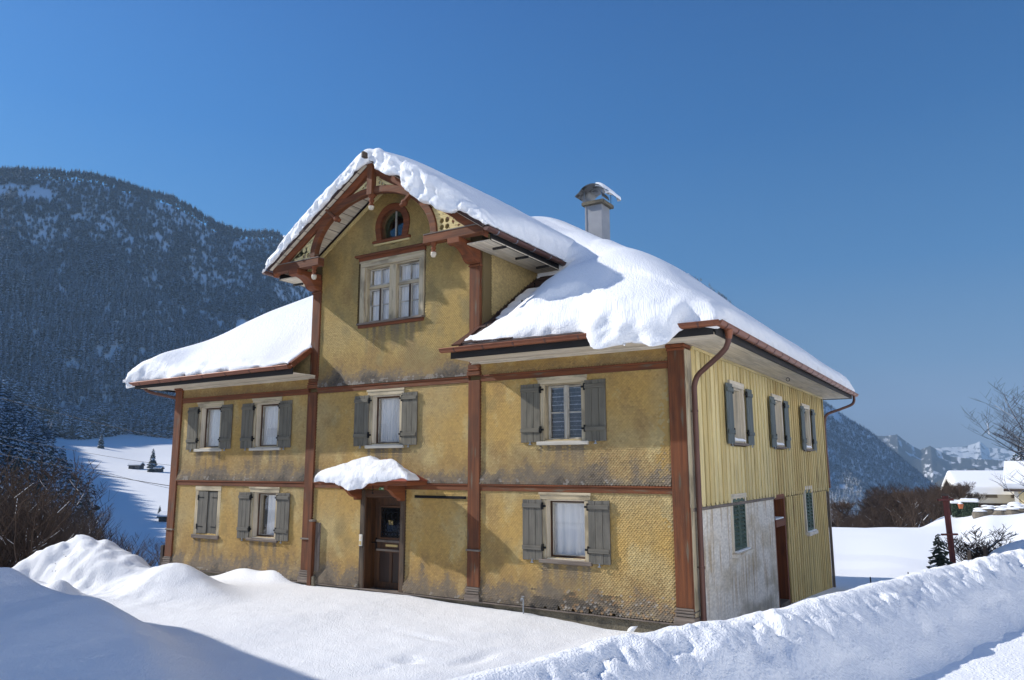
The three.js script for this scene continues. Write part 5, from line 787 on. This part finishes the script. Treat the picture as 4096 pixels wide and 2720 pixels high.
// ------------------------------------------------------------------ trees
function coniferGeo(seed, tiers, per, snowShare, droop = .5, slim = .23) { // unit height, vertex colours: needles and the snow lying on them
  const r = rng(seed), pos = [], col = []; const tri = (a, b, c, k) => { pos.push(...a, ...b, ...c); for (let i = 0; i < 3; i++) col.push(...k); };
  const G = () => { const v = .7 + r() * .6; return [.040 * v, .052 * v, .034 * v]; }, W = () => { const v = .85 + r() * .2; return [.74 * v, .78 * v, .84 * v]; };
  const trunkCol = [.05, .035, .025]; for (let k = 0; k < 3; k++) { const a = k * 2.09, b = a + 2.09; tri([Math.cos(a) * .014, 0, Math.sin(a) * .014], [Math.cos(b) * .014, 0, Math.sin(b) * .014], [0, .95, 0], trunkCol); }
  for (let t = 0; t < tiers; t++) { const u = t / tiers, y = .06 + .92 * Math.pow(u, .94), R = slim * Math.pow(1 - u, .82) + .012, n = Math.max(4, Math.round(per * (1 - u * .5))), ph = r() * 6;
    for (let i = 0; i < n; i++) { const a = ph + (i + r() * .6) / n * 6.283, L = R * (.72 + r() * .5), ca = Math.cos(a), sa = Math.sin(a), w = L * (.34 + .16 * r()), dy = -L * droop * (.6 + r() * .6), yb = y + (r() - .5) * .02; const g = G(); const mid = .55;
      const T = [ca * L, yb + dy, sa * L], Ml = [ca * L * mid - sa * w, yb + dy * .42 - .012, sa * L * mid + ca * w], Mr = [ca * L * mid + sa * w, yb + dy * .42 - .012, sa * L * mid - ca * w], B = [0, yb + .012, 0];
      tri(B, Ml, T, g); tri(B, T, Mr, g); if (r() < .5) tri([ca * L * .3, yb + dy * .2, sa * L * .3], [ca * L * .8, yb + dy - .035, sa * L * .8], T, G());
      if (r() < snowShare) { const s = .5 + r() * .4, W0 = W(), o = .010, wid = .8 + r() * .4; const q = (p, k) => [p[0] * k, p[1] + o, p[2] * k]; tri([ca * L * .12, yb + .012 + o, sa * L * .12], [ca * L * mid - sa * w * wid, Ml[1] + o + .004, sa * L * mid + ca * w * wid], [ca * L * .96, yb + dy * .95 + o, sa * L * .96], W0); tri([ca * L * .12, yb + .012 + o, sa * L * .12], [ca * L * .96, yb + dy * .95 + o, sa * L * .96], [ca * L * mid + sa * w * wid, Mr[1] + o + .004, sa * L * mid - ca * w * wid], W0); } } }
  const g = new THREE.BufferGeometry(); g.setAttribute('position', new THREE.Float32BufferAttribute(pos, 3)); g.setAttribute('color', new THREE.Float32BufferAttribute(col, 3)); g.computeVertexNormals(); return g;
}
function plantForest(name, geo, spots, matl) { const im = new THREE.InstancedMesh(geo, matl || M.vcol, spots.length), m = new THREE.Matrix4(), q = new THREE.Quaternion(), c = new THREE.Color(), up = new THREE.Vector3(0, 1, 0); spots.forEach((s, i) => { q.setFromAxisAngle(up, s.r); m.compose(new THREE.Vector3(s.x, s.y, s.z), q, new THREE.Vector3(s.h * s.w, s.h, s.h * s.w)); im.setMatrixAt(i, m); im.setColorAt(i, c.setRGB(s.k, s.k, s.k * 1.02)); }); im.name = numbered(name); im.userData.kind = 'stuff'; shadows(im); scene.add(im); return im; }
{
  const r = rng(99), geos = [coniferGeo(1, 13, 8, .72), coniferGeo(2, 14, 8, .6, .6, .2), coniferGeo(3, 12, 7, .9, .55, .25)], small = [coniferGeo(4, 7, 6, .62, .5, .26), coniferGeo(5, 7, 6, .8, .5, .28)];
  const lots = [[], [], [], [], []]; let tries = 0;
  // the shaded mountainside on the left
  for (let i = 0; i < 22000; i++) { const a = -42 + r() * 32, u = Math.pow(r(), .9), d = lerp(505, 806, u), [x, z] = fromPolar(a, d); if (a > -20.5 && u < .6) continue;
    const clear = fbm(x * .02 + 4, 7.7, z * .012, 4); if (clear > .29 && r() < .85) continue; if (a > -30 && d < ramp([[-30, 500], [-27, 545], [-24, 535], [-21, 580]], a)) continue;
    const h = lerp(16, 5.2, Math.pow(u, .6)) * (.5 + r() * .55 + .55 * sstep(-.2, .3, fbm(x * .03, 2, z * .03, 3))); lots[d < 680 ? Math.floor(r() * 3) : 3 + Math.floor(r() * 2)].push({ x, z, y: farY(a, d) - .3, h, w: .85 + r() * .35, r: r() * 6.3, k: .75 + r() * .5 }); }
  // trees along the skyline
  for (let i = 0; i < 1300; i++) { const a = -42 + r() * 32, d = 796 + r() * 8, [x, z] = fromPolar(a, d); lots[3 + Math.floor(r() * 2)].push({ x, z, y: farY(a, d) - .4, h: 4 + r() * 3.4, w: .8 + r() * .3, r: r() * 6, k: .8 + r() * .4 }); }
  // dark wood between the hollow and the meadow
  for (let i = 0; i < 1300; i++) { const d = 150 + r() * 330, lim = ramp([[150, -28.2], [230, -28.9], [300, -30.2], [380, -31.2], [420, -32.8], [480, -31]], d), a = lim - Math.pow(r(), .8) * 11, [x, z] = fromPolar(a, d); lots[Math.floor(r() * 3)].push({ x, z, y: farY(a, d) - .3, h: lerp(10, 17, r()) * lerp(.8, 1, sstep(0, 2.5, lim - a)) * lerp(.75, 1, sstep(150, 300, d)), w: .9 + r() * .4, r: r() * 6.3, k: .7 + r() * .4 }); }
  // spur left of the picture: its trees throw the long shadows over the meadow
  for (let i = 0; i < 1500; i++) { const d = 80 + Math.sqrt(r()) * 400, a = -36 - r() * 14, [x, z] = fromPolar(a, d); lots[Math.floor(r() * 3)].push({ x, z, y: farY(a, d) - .3, h: 9 + r() * 8, w: .9 + r() * .4, r: r() * 6.3, k: .75 + r() * .4 }); }
  lots.forEach((l, i) => { const m = plantForest('mountain_forest', i < 3 ? geos[i] : small[i - 3], l); tag(m, ['snow-dusted spruce forest covering the shaded mountainside left of the house', 'slender snow-dusted spruces scattered through the forest left of the house', 'heavily snow-laden spruces within the mountainside forest left of the house', 'far spruces forming the upper mountainside and skyline left of the house', 'far snowy spruces mixed into the upper mountainside left of the house'][i], 'forest'); });
  // the mountain behind the house, on the right
  const lr = [[], []]; for (let i = 0; i < 34000; i++) { const a = 10 + r() * 21, u = r(), d = lerp(560, 1302, u), [x, z] = fromPolar(a, d); if (a < 21 && d < 1120) continue; const clear = fbm(x * .009 + 2, 3.3, z * .005, 4) + .07 * n3(x * .05, 1, z * .05); if (clear > .14 && r() < .88) continue; lr[r() < .5 ? 0 : 1].push({ x, z, y: farY(a, d) - .3, h: 3.2 + r() * 3.4, w: 1 + r() * .3, r: r() * 6, k: .75 + r() * .5 }); }
  const hillTrees = []; for (let i = 0; i < 420; i++) { const a = 32.2 + r() * 5.5, d = 150 + r() * 60, [x, z] = fromPolar(a, d); hillTrees.push({ x, z, y: CAM.y + d * (lerp(-.03, .004, sstep(32.2, 33.4, a)) - .012 * r()) - 4.5, h: 5 + r() * 3, w: 1 + r() * .3, r: r() * 6, k: .7 + r() * .4 }); }
  tag(plantForest('hilltop_forest', small[0], hillTrees), 'dark wooded hilltop rising behind the roofs of the neighbouring houses', 'forest');
  lr.forEach((l, i) => tag(plantForest('mountain_forest', small[i], l), ['dark spruce forest on the steep shaded mountain behind the side of the house', 'snowier spruces mixed into the forest on the mountain behind the side of the house'][i], 'forest'));
}
// single spruces on the meadow: trunk, needles, snow
function spruce(label, x, y, z, h, seed, snowShare = .35, group) { const t = thing('spruce_tree', label, 'tree', [x, y, z], group); const g = coniferGeo(seed, 20, 11, snowShare, .42, .24); g.scale(h, h, h); mesh('crown', g, M.vcol, t); mesh('trunk', rodGeo([[0, -.6, 0], [0, h * .5, 0]], [h * .02, h * .008], 6), M.bark, t); return t; }
{ const gy = (a, d) => farY(a, d); const put = (x, z) => { const [a, d] = polar(x, z); return farY(a, d); };
  spruce('tall snowy spruce beside the log barn on the sunlit meadow', -288.3, put(-288.3, -174.5) - .5, -174.5, 10.5, 31); spruce('lone spruce at the upper edge of the meadow below the forest', -395.6, put(-395.6, -213) - .4, -213, 8.6, 32); spruce('small dark spruce next to the barn half hidden by the house corner', -188.5, put(-188.5, -113.6) - .3, -113.6, 3.6, 33, .2);
}
// bare broadleaved trees
function bareTree(seed, h, opt = {}) {
  const r = rng(seed), trunk = [], fineB = [], snowB = []; const depth = opt.depth || 5; const spread = opt.spread || .62;
  const grow = (p, dir, len, rad, lev) => { const n = 3, pts = [p.clone()], rs = [rad]; let d = dir.clone(), q = p.clone(); for (let i = 0; i < n; i++) { d.x += (r() - .5) * .28; d.z += (r() - .5) * .28; d.y += (opt.lift ?? .10) * (lev > 0 ? 1 : .2) + (r() - .5) * .12; d.normalize(); q = q.clone().addScaledVector(d, len / n); pts.push(q); rs.push(rad * (1 - .45 * (i + 1) / n)); }
    (lev < 2 ? trunk : fineB).push(rodGeo(pts.map((v) => [v.x, v.y, v.z]), rs, lev < 2 ? 6 : 3)); if (opt.snow && lev >= 1 && lev < 5 && Math.abs(d.y) < .8 && r() < opt.snow) snowB.push(rodGeo(pts.map((v) => [v.x, v.y + rad * .75 + .006, v.z]), rs.map((v) => v * .75 + .004), 4));
    if (lev >= depth) return; const kids = lev === 0 ? (opt.main || 5) : 2 + Math.floor(r() * 2.4); for (let i = 0; i < kids; i++) { const t = lev === 0 ? .35 + .65 * (i + r() * .6) / kids : .3 + .7 * (i + .6) / kids, k = Math.min(n - 1, Math.floor(t * n)), base = pts[k].clone().lerp(pts[k + 1], t * n - k); const az = r() * 6.283, side = new THREE.Vector3(Math.cos(az), .15 + r() * .3, Math.sin(az)); if (opt.bias) side.add(opt.bias); const nd = d.clone().multiplyScalar(1 - spread).addScaledVector(side.normalize(), spread).normalize(); grow(base, nd, len * (.58 + r() * .22), Math.max(opt.min || .006, rad * (.46 + r() * .14)), lev + 1); } if (lev > 0) grow(pts[n], d, len * .6, rad * .55, Math.max(lev + 1, 2)); };
  grow(new THREE.Vector3(0, -.3, 0), new THREE.Vector3(opt.lean || 0, 1, 0).normalize(), h * (opt.trunk || .42), h * (opt.rad || .018), 0); return { trunk: merge(trunk), crown: merge(fineB), snow: snowB.length ? merge(snowB) : null };
}
function bareThing(label, name, pos, parts, s = 1, ry = 0, group, cat = 'tree') { const t = thing(name, label, cat, pos, group); t.scale.setScalar(s); t.rotation.y = ry; mesh('trunk', parts.trunk, M.bark, t); mesh('crown', parts.crown, parts.dark ? M.twigDark : M.twig, t); if (parts.snow) mesh('branch_snow', parts.snow, M.snowFar, t); return t; }
{ const r = rng(7), A = [bareTree(11, 9, { depth: 5, snow: .22, min: .016, main: 6, rad: .014 }), bareTree(12, 8.5, { depth: 5, snow: .16, min: .016, main: 6, spread: .5, rad: .013 }), bareTree(13, 7, { depth: 5, snow: .14, min: .015, main: 7, spread: .45 })];
  // thicket in the hollow left of the yard
  const sp = []; for (let i = 0; i < 30; i++) { const a = -38.5 + r() * 12.5, d = 34 + r() * 55; sp.push([a, d]); } sp.sort((p, q) => p[1] - q[1]);
  sp.forEach(([a, d], i) => { const [x, z] = fromPolar(a, d), y = farY(a, d) - .2, lim = ramp([[-38, .012], [-33, .0], [-30.5, -.012], [-29, -.045], [-26, -.095]], a), top = CAM.y + d * (lim + (r() - .5) * .02), h = Math.max(3.2, top - y); bareThing('bare brown broadleaved tree in the hollow beyond the snow heaps', 'bare_tree', [x, y, z], A[i % 3], clamp(h / 8.6, .35, 1.5), r() * 6, 'bare trees in the hollow left of the yard'); });
  bareThing('bare sapling standing against the left corner of the house', 'bare_sapling', [-18.0, -.5, -1.6], bareTree(17, 1.5, { depth: 4, min: .005, main: 5 }), 1, 1.2);
  // wood behind the crest of the field on the right
  const B = [bareTree(21, 9, { depth: 6, min: .02, main: 6, snow: .05 }), bareTree(22, 8, { depth: 6, min: .02, main: 7, snow: .04 }), bareTree(23, 8, { depth: 5, min: .02, main: 8, spread: .5, snow: .1 })];
  for (let i = 0; i < 34; i++) { const a = 21.2 + r() * 9.6, d = 62 + r() * 60, [x, z] = fromPolar(a, d), y = farY(a, d) - .3, lim = ramp([[21, -.045], [23, -.052], [25, -.043], [26.3, -.018], [27.3, -.014], [29, -.012], [31, -.015]], a), h = CAM.y + d * (lim + (r() - .7) * .016) - y; bareThing('bare brown tree in the wood behind the crest of the snowfield', 'bare_tree', [x, y, z], B[i % 3], clamp(h / 9.5, .35, 1.6), r() * 6, 'bare trees behind the snowfield'); }
  // tree whose branches reach in from the right, shrub and young spruce beside the post
  const big = bareTree(41, 7.4, { depth: 6, snow: .5, min: .007, main: 10, rad: .016, spread: .70, trunk: .62, lift: .05 }); big.dark = true; bareThing('large bare tree with snow along its spreading branches at the field edge', 'bare_tree', [fromPolar(39.6, 19)[0], -.2, fromPolar(39.6, 19)[1]], big, .47, 2.4);
  const bush = bareTree(43, 1.75, { depth: 5, snow: .04, min: .0045, main: 9, rad: .014, spread: .66, trunk: .26, lift: .03 }); bareThing('leafless grey shrub behind the snow bank beside the red post', 'shrub', [4.42, .42, -4.6], bush, 1.5, .4, undefined, 'shrub');
  const ys = coniferGeo(51, 24, 9, .10, .22, .32); ys.scale(1.35, 1.35, 1.35); const yt = thing('young_spruce', 'young sparse spruce standing close to the red post', 'tree', [3.78, .28, -1.85]); mesh('crown', ys, M.vcol, yt); mesh('trunk', rodGeo([[0, -.1, 0], [0, 1.25, 0]], [.02, .006], 6), M.bark, yt);
}
// ------------------------------------------------------------------ smaller things
{ const t = thing('garden_post', 'leaning red wooden post with two short crossbars behind the snow bank', 'post', [3.93, .3, -3.1]); t.rotation.z = .02;
  mesh('post', bx(.10, 1.88, .09, 0, .94, 0, .008), M.postRed, t); mesh('post_cap', bx(.11, .03, .10, 0, 1.895, 0), M.greyWood, t); mesh('crossbar', bx(.29, .04, .05, .0, 1.81, .071, .006, 0, .55), M.postRed, t); mesh('crossbar', bx(.30, .035, .05, .0, 1.18, .071, .006, 0, .55), M.postRed, t); }
const stakes = [[2.585, -2.38, .70, .02, 'thin dark stake in the snow near the rear corner of the house'], [3.19, -2.72, .79, .018, 'thin dark stake in the snow halfway between house corner and red post']];
for (const [x, z, top, w, label] of stakes) { const s = mesh('fence_stake', bx(w, .9, w, x, top - .45, z, .003), M.fascia, scene); tag(s, label, 'stake', 'thin stakes by the field'); }
for (const [x, z, top, label] of [[4.25, -.9, 1.39, 'short thick dark post stub sticking out of the snow bank below the shrub'], [4.47, -1.03, 1.47, 'notched dark post stub with snow crumbs beside the rounded drift']]) { const t = thing('post_stub', label, 'post', [x, top - .6, z]); mesh('stub', bx(.055, .6, .05, 0, .3, 0, .01), M.barnWood, t); mesh('stub_top', bx(.05, .02, .045, .004, .611, 0, .006), M.greyWood, t); }
{ const t = thing('water_tap', 'small steel standpipe tap rising from the snow in front of the house wall', 'tap', [-3.43, -.25, .16]); const p = new THREE.CylinderGeometry(.014, .014, .42, 8); p.translate(0, .2, 0); mesh('standpipe', p, M.steel, t); mesh('tap_body', merge([bx(.07, .04, .04, -.02, .40, .0, .012), bx(.02, .05, .02, -.05, .37, .0, .006)]), M.steel, t); mesh('tap_handle', bx(.07, .014, .014, -.01, .445, 0, .004), M.steel, t); }
{ const m = mesh('ice_chip', new THREE.TetrahedronGeometry(.09, 1), M.snowSmooth, scene); m.position.set(-1.0, -.12, .42); m.scale.set(1.3, .6, .5); m.rotation.set(.3, .5, .4); tag(m, 'flat chunk of ice on the snow below the right bay', 'ice'); }
// dirt crumbs on the broken heap
{ const r = rng(63), gs = []; for (let i = 0; i < 80; i++) { const x = -14.1 + (r() + r() - 1) * 1.0, z = 3.2 + r() * 1.0, y = groundY(x, z) + .012, s = .006 + r() * r() * .026; const g = new THREE.TetrahedronGeometry(s, 0); g.rotateX(r() * 6); g.rotateY(r() * 6); g.translate(x, y, z); gs.push(g); } const m = mesh('soil_crumbs', merge(gs), std({ color: 0x4a3c2c, roughness: 1 }), scene); m.userData.kind = 'stuff'; tag(m, 'brown soil crumbs scattered over the broken snow heap', 'soil'); }
// ---- log barns on the meadow
function snowSlab(x0, x1, z0, z1, yl, yr, th) { const n = 8, pos = []; return null; }
function barn(label, x, y, z, w, h, d, ry, group) {
  const t = thing('log_barn', label, 'barn', [x, y, z], group); t.rotation.y = ry; for (let i = 0; i < 6; i++) mesh('log', merge([bb(-w / 2, w / 2, i * h / 6, (i + .94) * h / 6, d / 2 - .12, d / 2 + .05, .04), bb(-w / 2, w / 2, i * h / 6, (i + .94) * h / 6, -d / 2 - .05, -d / 2 + .12, .04), bb(-w / 2 - .02, -w / 2 + .15, i * h / 6 + .1, (i + .94) * h / 6 + .1, -d / 2 - .2, d / 2 + .2, .04), bb(w / 2 - .15, w / 2 + .02, i * h / 6 + .1, (i + .94) * h / 6 + .1, -d / 2 - .2, d / 2 + .2, .04)]), M.barnWood, t);
  mesh('gable_wall', ext(shp([[-d / 2, h], [d / 2, h], [0, h + d * .28]]), w - .3, -(w - .3) / 2).rotateY(Math.PI / 2), M.barnWood, t); mesh('door', bb(-.5, .5, .05, h * .75, d / 2 + .051, d / 2 + .09), M.fascia, t);
  for (const s of [-1, 1]) { const q = quad([[-w / 2 - .4, h + d * .30, 0], [w / 2 + .4, h + d * .30, 0], [w / 2 + .4, h - .16, s * (d / 2 + .45)], [-w / 2 - .4, h - .16, s * (d / 2 + .45)]], .1); mesh('roof', q, M.barnWood, t); const sn = quad([[-w / 2 - .42, h + d * .30 + .45, 0], [w / 2 + .42, h + d * .30 + .45, 0], [w / 2 + .42, h + .28, s * (d / 2 + .5)], [-w / 2 - .42, h + .28, s * (d / 2 + .5)]], .40); mesh('snow_layer', sn, M.snowFar, t); }
}
{ const gy = (x, z) => { const [a, d] = polar(x, z); return farY(a, d) - .15; };
  barn('dark log barn with snowy roof beside the tall spruce on the meadow', -303.4, gy(-303.4, -176.9), -176.9, 4.6, 1.7, 3.6, .55); barn('small log barn half hidden behind the tall meadow spruce', -286.2, gy(-286.2, -176.2), -176.2, 2.4, 1.6, 2.4, .5); barn('log barn with snowy roof showing past the left corner of the house', -181.9, gy(-181.9, -111.9), -111.9, 3.6, 1.4, 2.8, .5); }
// avalanche fences in the forest clearings
{ const r = rng(17); for (const [a, d, n] of [[-26.2, 655, 3], [-21.9, 645, 3], [-30.4, 720, 2]]) for (let i = 0; i < n; i++) { const [x, z] = fromPolar(a, d + i * 9); const m = mesh('avalanche_fence', bx(8, 1.1, .3, 0, 0, 0), M.fascia, scene); m.position.set(x, farY(a, d + i * 9) + 1.0, z); m.rotation.y = -.56 + a * -.017 + (r() - .5) * .1; tag(m, 'dark timber avalanche fence across a clearing in the mountainside forest', 'fence', 'avalanche fences in the forest'); } }
// power lines
{ const wires = [['upper cable crossing the forest behind the left house corner', [-85, 12.6, -14.2], [-61.7, 8.18, -15.6], [-41.2, 4.55, -17.2], [-22, 2.6, -18.8]], ['thick lower cable crossing the dark trees towards the left house corner', [-85, 6.6, -14.9], [-62.1, 3.79, -16.2], [-41.5, 1.47, -17.7], [-22, .4, -19]], ['thin cable crossing the top of the sunlit meadow', [-92, 7.4, -23.3], [-69.2, 4.65, -23.6], [-50.6, 2.84, -23.7], [-28, 1.9, -24]], ['thin cable just below another across the sunlit meadow', [-92, 7.0, -23], [-69.7, 3.84, -23.4], [-50.7, 1.01, -23.9], [-28, -.6, -24.6]]];
  wires.forEach(([label, ...pts], i) => tag(mesh('power_cable', tube(pts, i === 1 ? .022 : .014, 5, 40), M.cable, scene), label, 'cable')); }
// ---- neighbouring house beyond the field
{ const t = thing('neighbour_house', 'white and timber neighbouring house with a deep snow roof across the field', 'house', [2.5, -2.35, -69.8]); t.rotation.y = .18; const W = 9.2, D = 7, H = 2.85, R = 1.1;
  // local x along the eaves, front gable end at x = 0
  mesh('gable_end', ext(shp([[-D, 0], [0, 0], [0, H - .1], [-D / 2, H + R - .15], [-D, H - .1]]), .2, 0).rotateY(-Math.PI / 2).translate(.2, 0, -D), M.white, t).position.set(0, 0, D);
  mesh('wall', bb(.2, W, 0, H - .3, -.25, 0), M.white, t); mesh('wall', bb(W - .2, W, 0, H, -D, -.25), M.white, t);
  for (let i = 0; i < 6; i++) mesh('timber_board', bb(.9, W, .35 + i * .21, .55 + i * .21, .001, .05, .01), i % 2 ? M.barnWood : M.door, t);
  for (let i = 0; i < 4; i++) { const w = part(t, 'window'); mesh('frame', bb(1.5 + i * 2, 2.5 + i * 2, H - .78, H - .36, .051, .08), M.whiteWorn, w); mesh('pane', bb(1.56 + i * 2, 2.44 + i * 2, H - .74, H - .40, .081, .09), M.dark, w); }
  for (let i = 0; i < 2; i++) { const w = part(t, 'window'); w.position.set(-.001, 0, -1.6 - i * 1.2); mesh('frame', bb(-.05, 0, .55, 1.45, -.45, .45), M.whiteWorn, w); mesh('pane', bb(-.07, -.051, .62, 1.38, -.38, .38), M.roomDark, w); }
  for (const s of [0, 1]) { const e = s ? -D - .7 : .8, q = quad([[-1.0, H + R, -D / 2], [W + .6, H + R, -D / 2], [W + .6, H - .25, e], [-1.0, H - .25, e]], .12); mesh('roof', q, M.barnWood, t); const sn = []; }
  { const g = surfaceNets(60, 14, 50, (i, j, k) => { const x = -1.4 + i * .2, z = -8.2 + k * .2, h = -.2 + j * .1; return smax(h - .62, -Math.min(x + .98, W + .55 - x, .86 - z, z + D + .75), .35); }, (i, j, k) => { const x = -1.4 + i * .2, z = -8.2 + k * .2; return [x, H + R - (R + .25) * Math.abs(z + D / 2) / (D / 2 + .8) - .2 + j * .1, z]; }); mesh('roof_snow', g, M.snowFar, t); }
  mesh('bargeboard', bar([-1.02, H + R - .05, -D / 2], [-1.02, H - .32, .82], .08, .22), M.white, t); mesh('bargeboard', bar([-1.02, H + R - .05, -D / 2], [-1.02, H - .32, -D - .72], .08, .22), M.white, t); mesh('roof_light', bx(.5, .1, .7, 6.4, H + 1.35, -1.1, 0, .45), M.dark, t); }
{ const t = thing('yellow_house', 'pale yellow house corner with white window frames behind the bare tree branches', 'house', [7.0, -1.9, -66.5]); t.rotation.y = -.1; mesh('wall', bb(-.8, 6, 0, 2.6, -6, 0), std({ color: 0xd9c79a, roughness: .9 }), t); mesh('corner_board', bb(-.82, -.5, 0, 2.6, .001, .06), M.white, t); for (const x of [.1, 1.5]) for (const y of [.2, 1.5]) { const w = part(t, 'window'); mesh('frame', bb(x, x + .75, y, y + .85, .001, .06), M.white, w); mesh('pane', bb(x + .08, x + .67, y + .08, y + .77, .061, .07), M.roomDark, w); } mesh('roof', quad([[-1.5, 2.5, .8], [7, 2.5, .8], [7, 4.4, -3], [-1.5, 4.4, -3]], .15), M.barnWood, t); mesh('roof_snow', quad([[-1.55, 3.05, .85], [7, 3.05, .85], [7, 5, -3], [-1.55, 5, -3]], .5), M.snowFar, t); }
// clipped hedges with snow caps
{ const r = rng(81); const hedge = (label, x, y, z, w, h, d) => { const t = thing('clipped_hedge', label, 'hedge', [x, y, z], undefined); const gs = []; for (let i = 0; i < 700; i++) { const s = .05 + r() * .06, g = new THREE.TetrahedronGeometry(s, 0); g.rotateX(r() * 6); g.rotateY(r() * 6); const f = Math.floor(r() * 4), px = f === 0 ? -w / 2 : f === 1 ? w / 2 : (r() - .5) * w, pz = f === 2 ? d / 2 : f === 3 ? -d / 2 : (r() - .5) * d; g.translate(px + (r() - .5) * .1, r() * h, pz + (r() - .5) * .1); gs.push(g); } mesh('core', bb(-w / 2 + .04, w / 2 - .04, 0, h - .03, -d / 2 + .04, d / 2 - .04), M.needle, t); mesh('foliage', merge(gs), M.needle, t); const sg = surfaceNets(22, 10, 22, (i, j, k) => { const X = (i / 21 - .5) * (w + .5), Y = j * .05 - .05, Z = (k / 21 - .5) * (d + .5); return smax(Y - .26 - .04 * n3(X * 3 + x, 1, Z * 3), -Math.min(w / 2 + .12 - Math.abs(X), d / 2 + .12 - Math.abs(Z), Y + .0), .12); }, (i, j, k) => [(i / 21 - .5) * (w + .5), h - .06 + j * .05, (k / 21 - .5) * (d + .5)]); mesh('snow_cap', sg, M.snowFar, t); };
  hedge('clipped dark hedge with a snow cap, the one partly hidden by the red post', 2.35, -1.3, -57.2, 1.1, 1.05, 1.0); hedge('taller clipped dark hedge with a snow cap in front of the neighbouring house', 3.0, -1.35, -56.6, 1.0, 1.25, 1.0);
  // boulders of the garden terrace under the snow
  for (let i = 0; i < 34; i++) { const u = r(), x = 3.6 + u * 2.9, z = -50 - r() * 6, [a, d] = polar(x, z), s = .14 + r() * .3; const g = new THREE.IcosahedronGeometry(1, 1), p = g.attributes.position; for (let k = 0; k < p.count; k++) { const f = 1 + .3 * n3(p.getX(k) * 1.4 + i, p.getY(k) * 1.4, p.getZ(k) * 1.4); p.setXYZ(k, p.getX(k) * f, p.getY(k) * f, p.getZ(k) * f); } g.computeVertexNormals(); metric(g); const y = farY(a, d) + ramp([[-56, .30], [-50, .05]], z); const t = thing('garden_boulder', 'snow-topped boulder in the terraced garden below the neighbouring house', 'boulder', [x, y, z], 'boulders of the terraced garden'); t.scale.set(s * 1.3, s * .95, s); mesh('stone', g, M.stone, t); const q = new THREE.SphereGeometry(1, 10, 5, 0, 6.2832, 0, 1.3); q.scale(.88, .5, .88); q.translate(.06, .66, 0); mesh('snow_cap', q, M.snowFar, t); }
  { const g = surfaceNets(44, 16, 50, (i, j, k) => { const x = 2.6 + i * .12, z = -57 + k * .16, y = j * .1 - .5; const h = .25 + .55 * sstep(-50, -56, z) * sstep(2.7, 3.6, x) + .3 * n3(x * 1.2, 2, z * .8); return (y - h + .75) * .8; }, (i, j, k) => { const x = 2.6 + i * .12, z = -57 + k * .16, [a, d] = polar(x, z); return [x, farY(a, d) - .3 + j * .1, z]; }); const m = mesh('terrace_snow', g, M.snowFar); tag(m, 'uneven snow over the terraced garden below the neighbouring house', 'snow'); }
  { const t = thing('flower_pot', 'small terracotta pot on the snow at the foot of the clipped hedges', 'pot', [2.45, -.55, -54.6]); const L = new THREE.LatheGeometry([[0, 0], [.13, 0], [.19, .3], [.22, .3], [.22, .36], [.17, .36], [.14, .05]].map(([a, b]) => new THREE.Vector2(a, b)), 14); mesh('pot', metric(L), std({ color: 0xb0643c, roughness: .8 }), t); mesh('snow_fill', new THREE.SphereGeometry(.17, 10, 6, 0, 6.3, 0, 1.5).translate(0, .3, 0), M.snowFar, t); }
}
// rounded drift at the right end of the bank
{ const g = surfaceNets(40, 18, 40, (i, j, k) => { const x = 4.3 + i * .06, y = .9 + j * .05, z = -3.4 + k * .09; return Math.sqrt(((x - 5.3) / .95) ** 2 + ((y - .95) / .62) ** 2 + ((z + 1.6) / 1.5) ** 2) - 1 + .04 * n3(x * 2, y * 2, z * 2); }, (i, j, k) => [4.3 + i * .06, .9 + j * .05, -3.4 + k * .09]); tag(mesh('snow_drift', g, M.snow), 'smooth rounded snow drift above the lumpy bank below the bare tree', 'snow'); }
// barn standing left of the yard, outside the picture: its roof throws the shade over the near heaps
{ const t = thing('hay_barn', 'timber hay barn with snowy gable roof standing left of the yard', 'barn', [-17.4, -.2, 12.9]); const W = 5.4, D = 10.4, H = 4.6, R = 7.2; mesh('wall', bb(-W / 2, W / 2, -.6, H, -D / 2, D / 2), M.barnWood, t); mesh('gable_wall', ext(shp([[-D / 2, H], [D / 2, H], [0, H + R - .2]]), W, -W / 2).rotateY(Math.PI / 2), M.barnWood, t); for (const s of [-1, 1]) { mesh('roof', quad([[-W / 2 - .6, H + R, 0], [W / 2 + .6, H + R, 0], [W / 2 + .6, H - .4, s * (D / 2 + .6)], [-W / 2 - .6, H - .4, s * (D / 2 + .6)]], .12), M.tile, t); mesh('snow_layer', quad([[-W / 2 - .6, H + R + .5, 0], [W / 2 + .6, H + R + .5, 0], [W / 2 + .6, H + .1, s * (D / 2 + .62)], [-W / 2 - .6, H + .1, s * (D / 2 + .62)]], .48), M.snowSmooth, t); } }
console.log('built');
renderer.render(scene, camera);
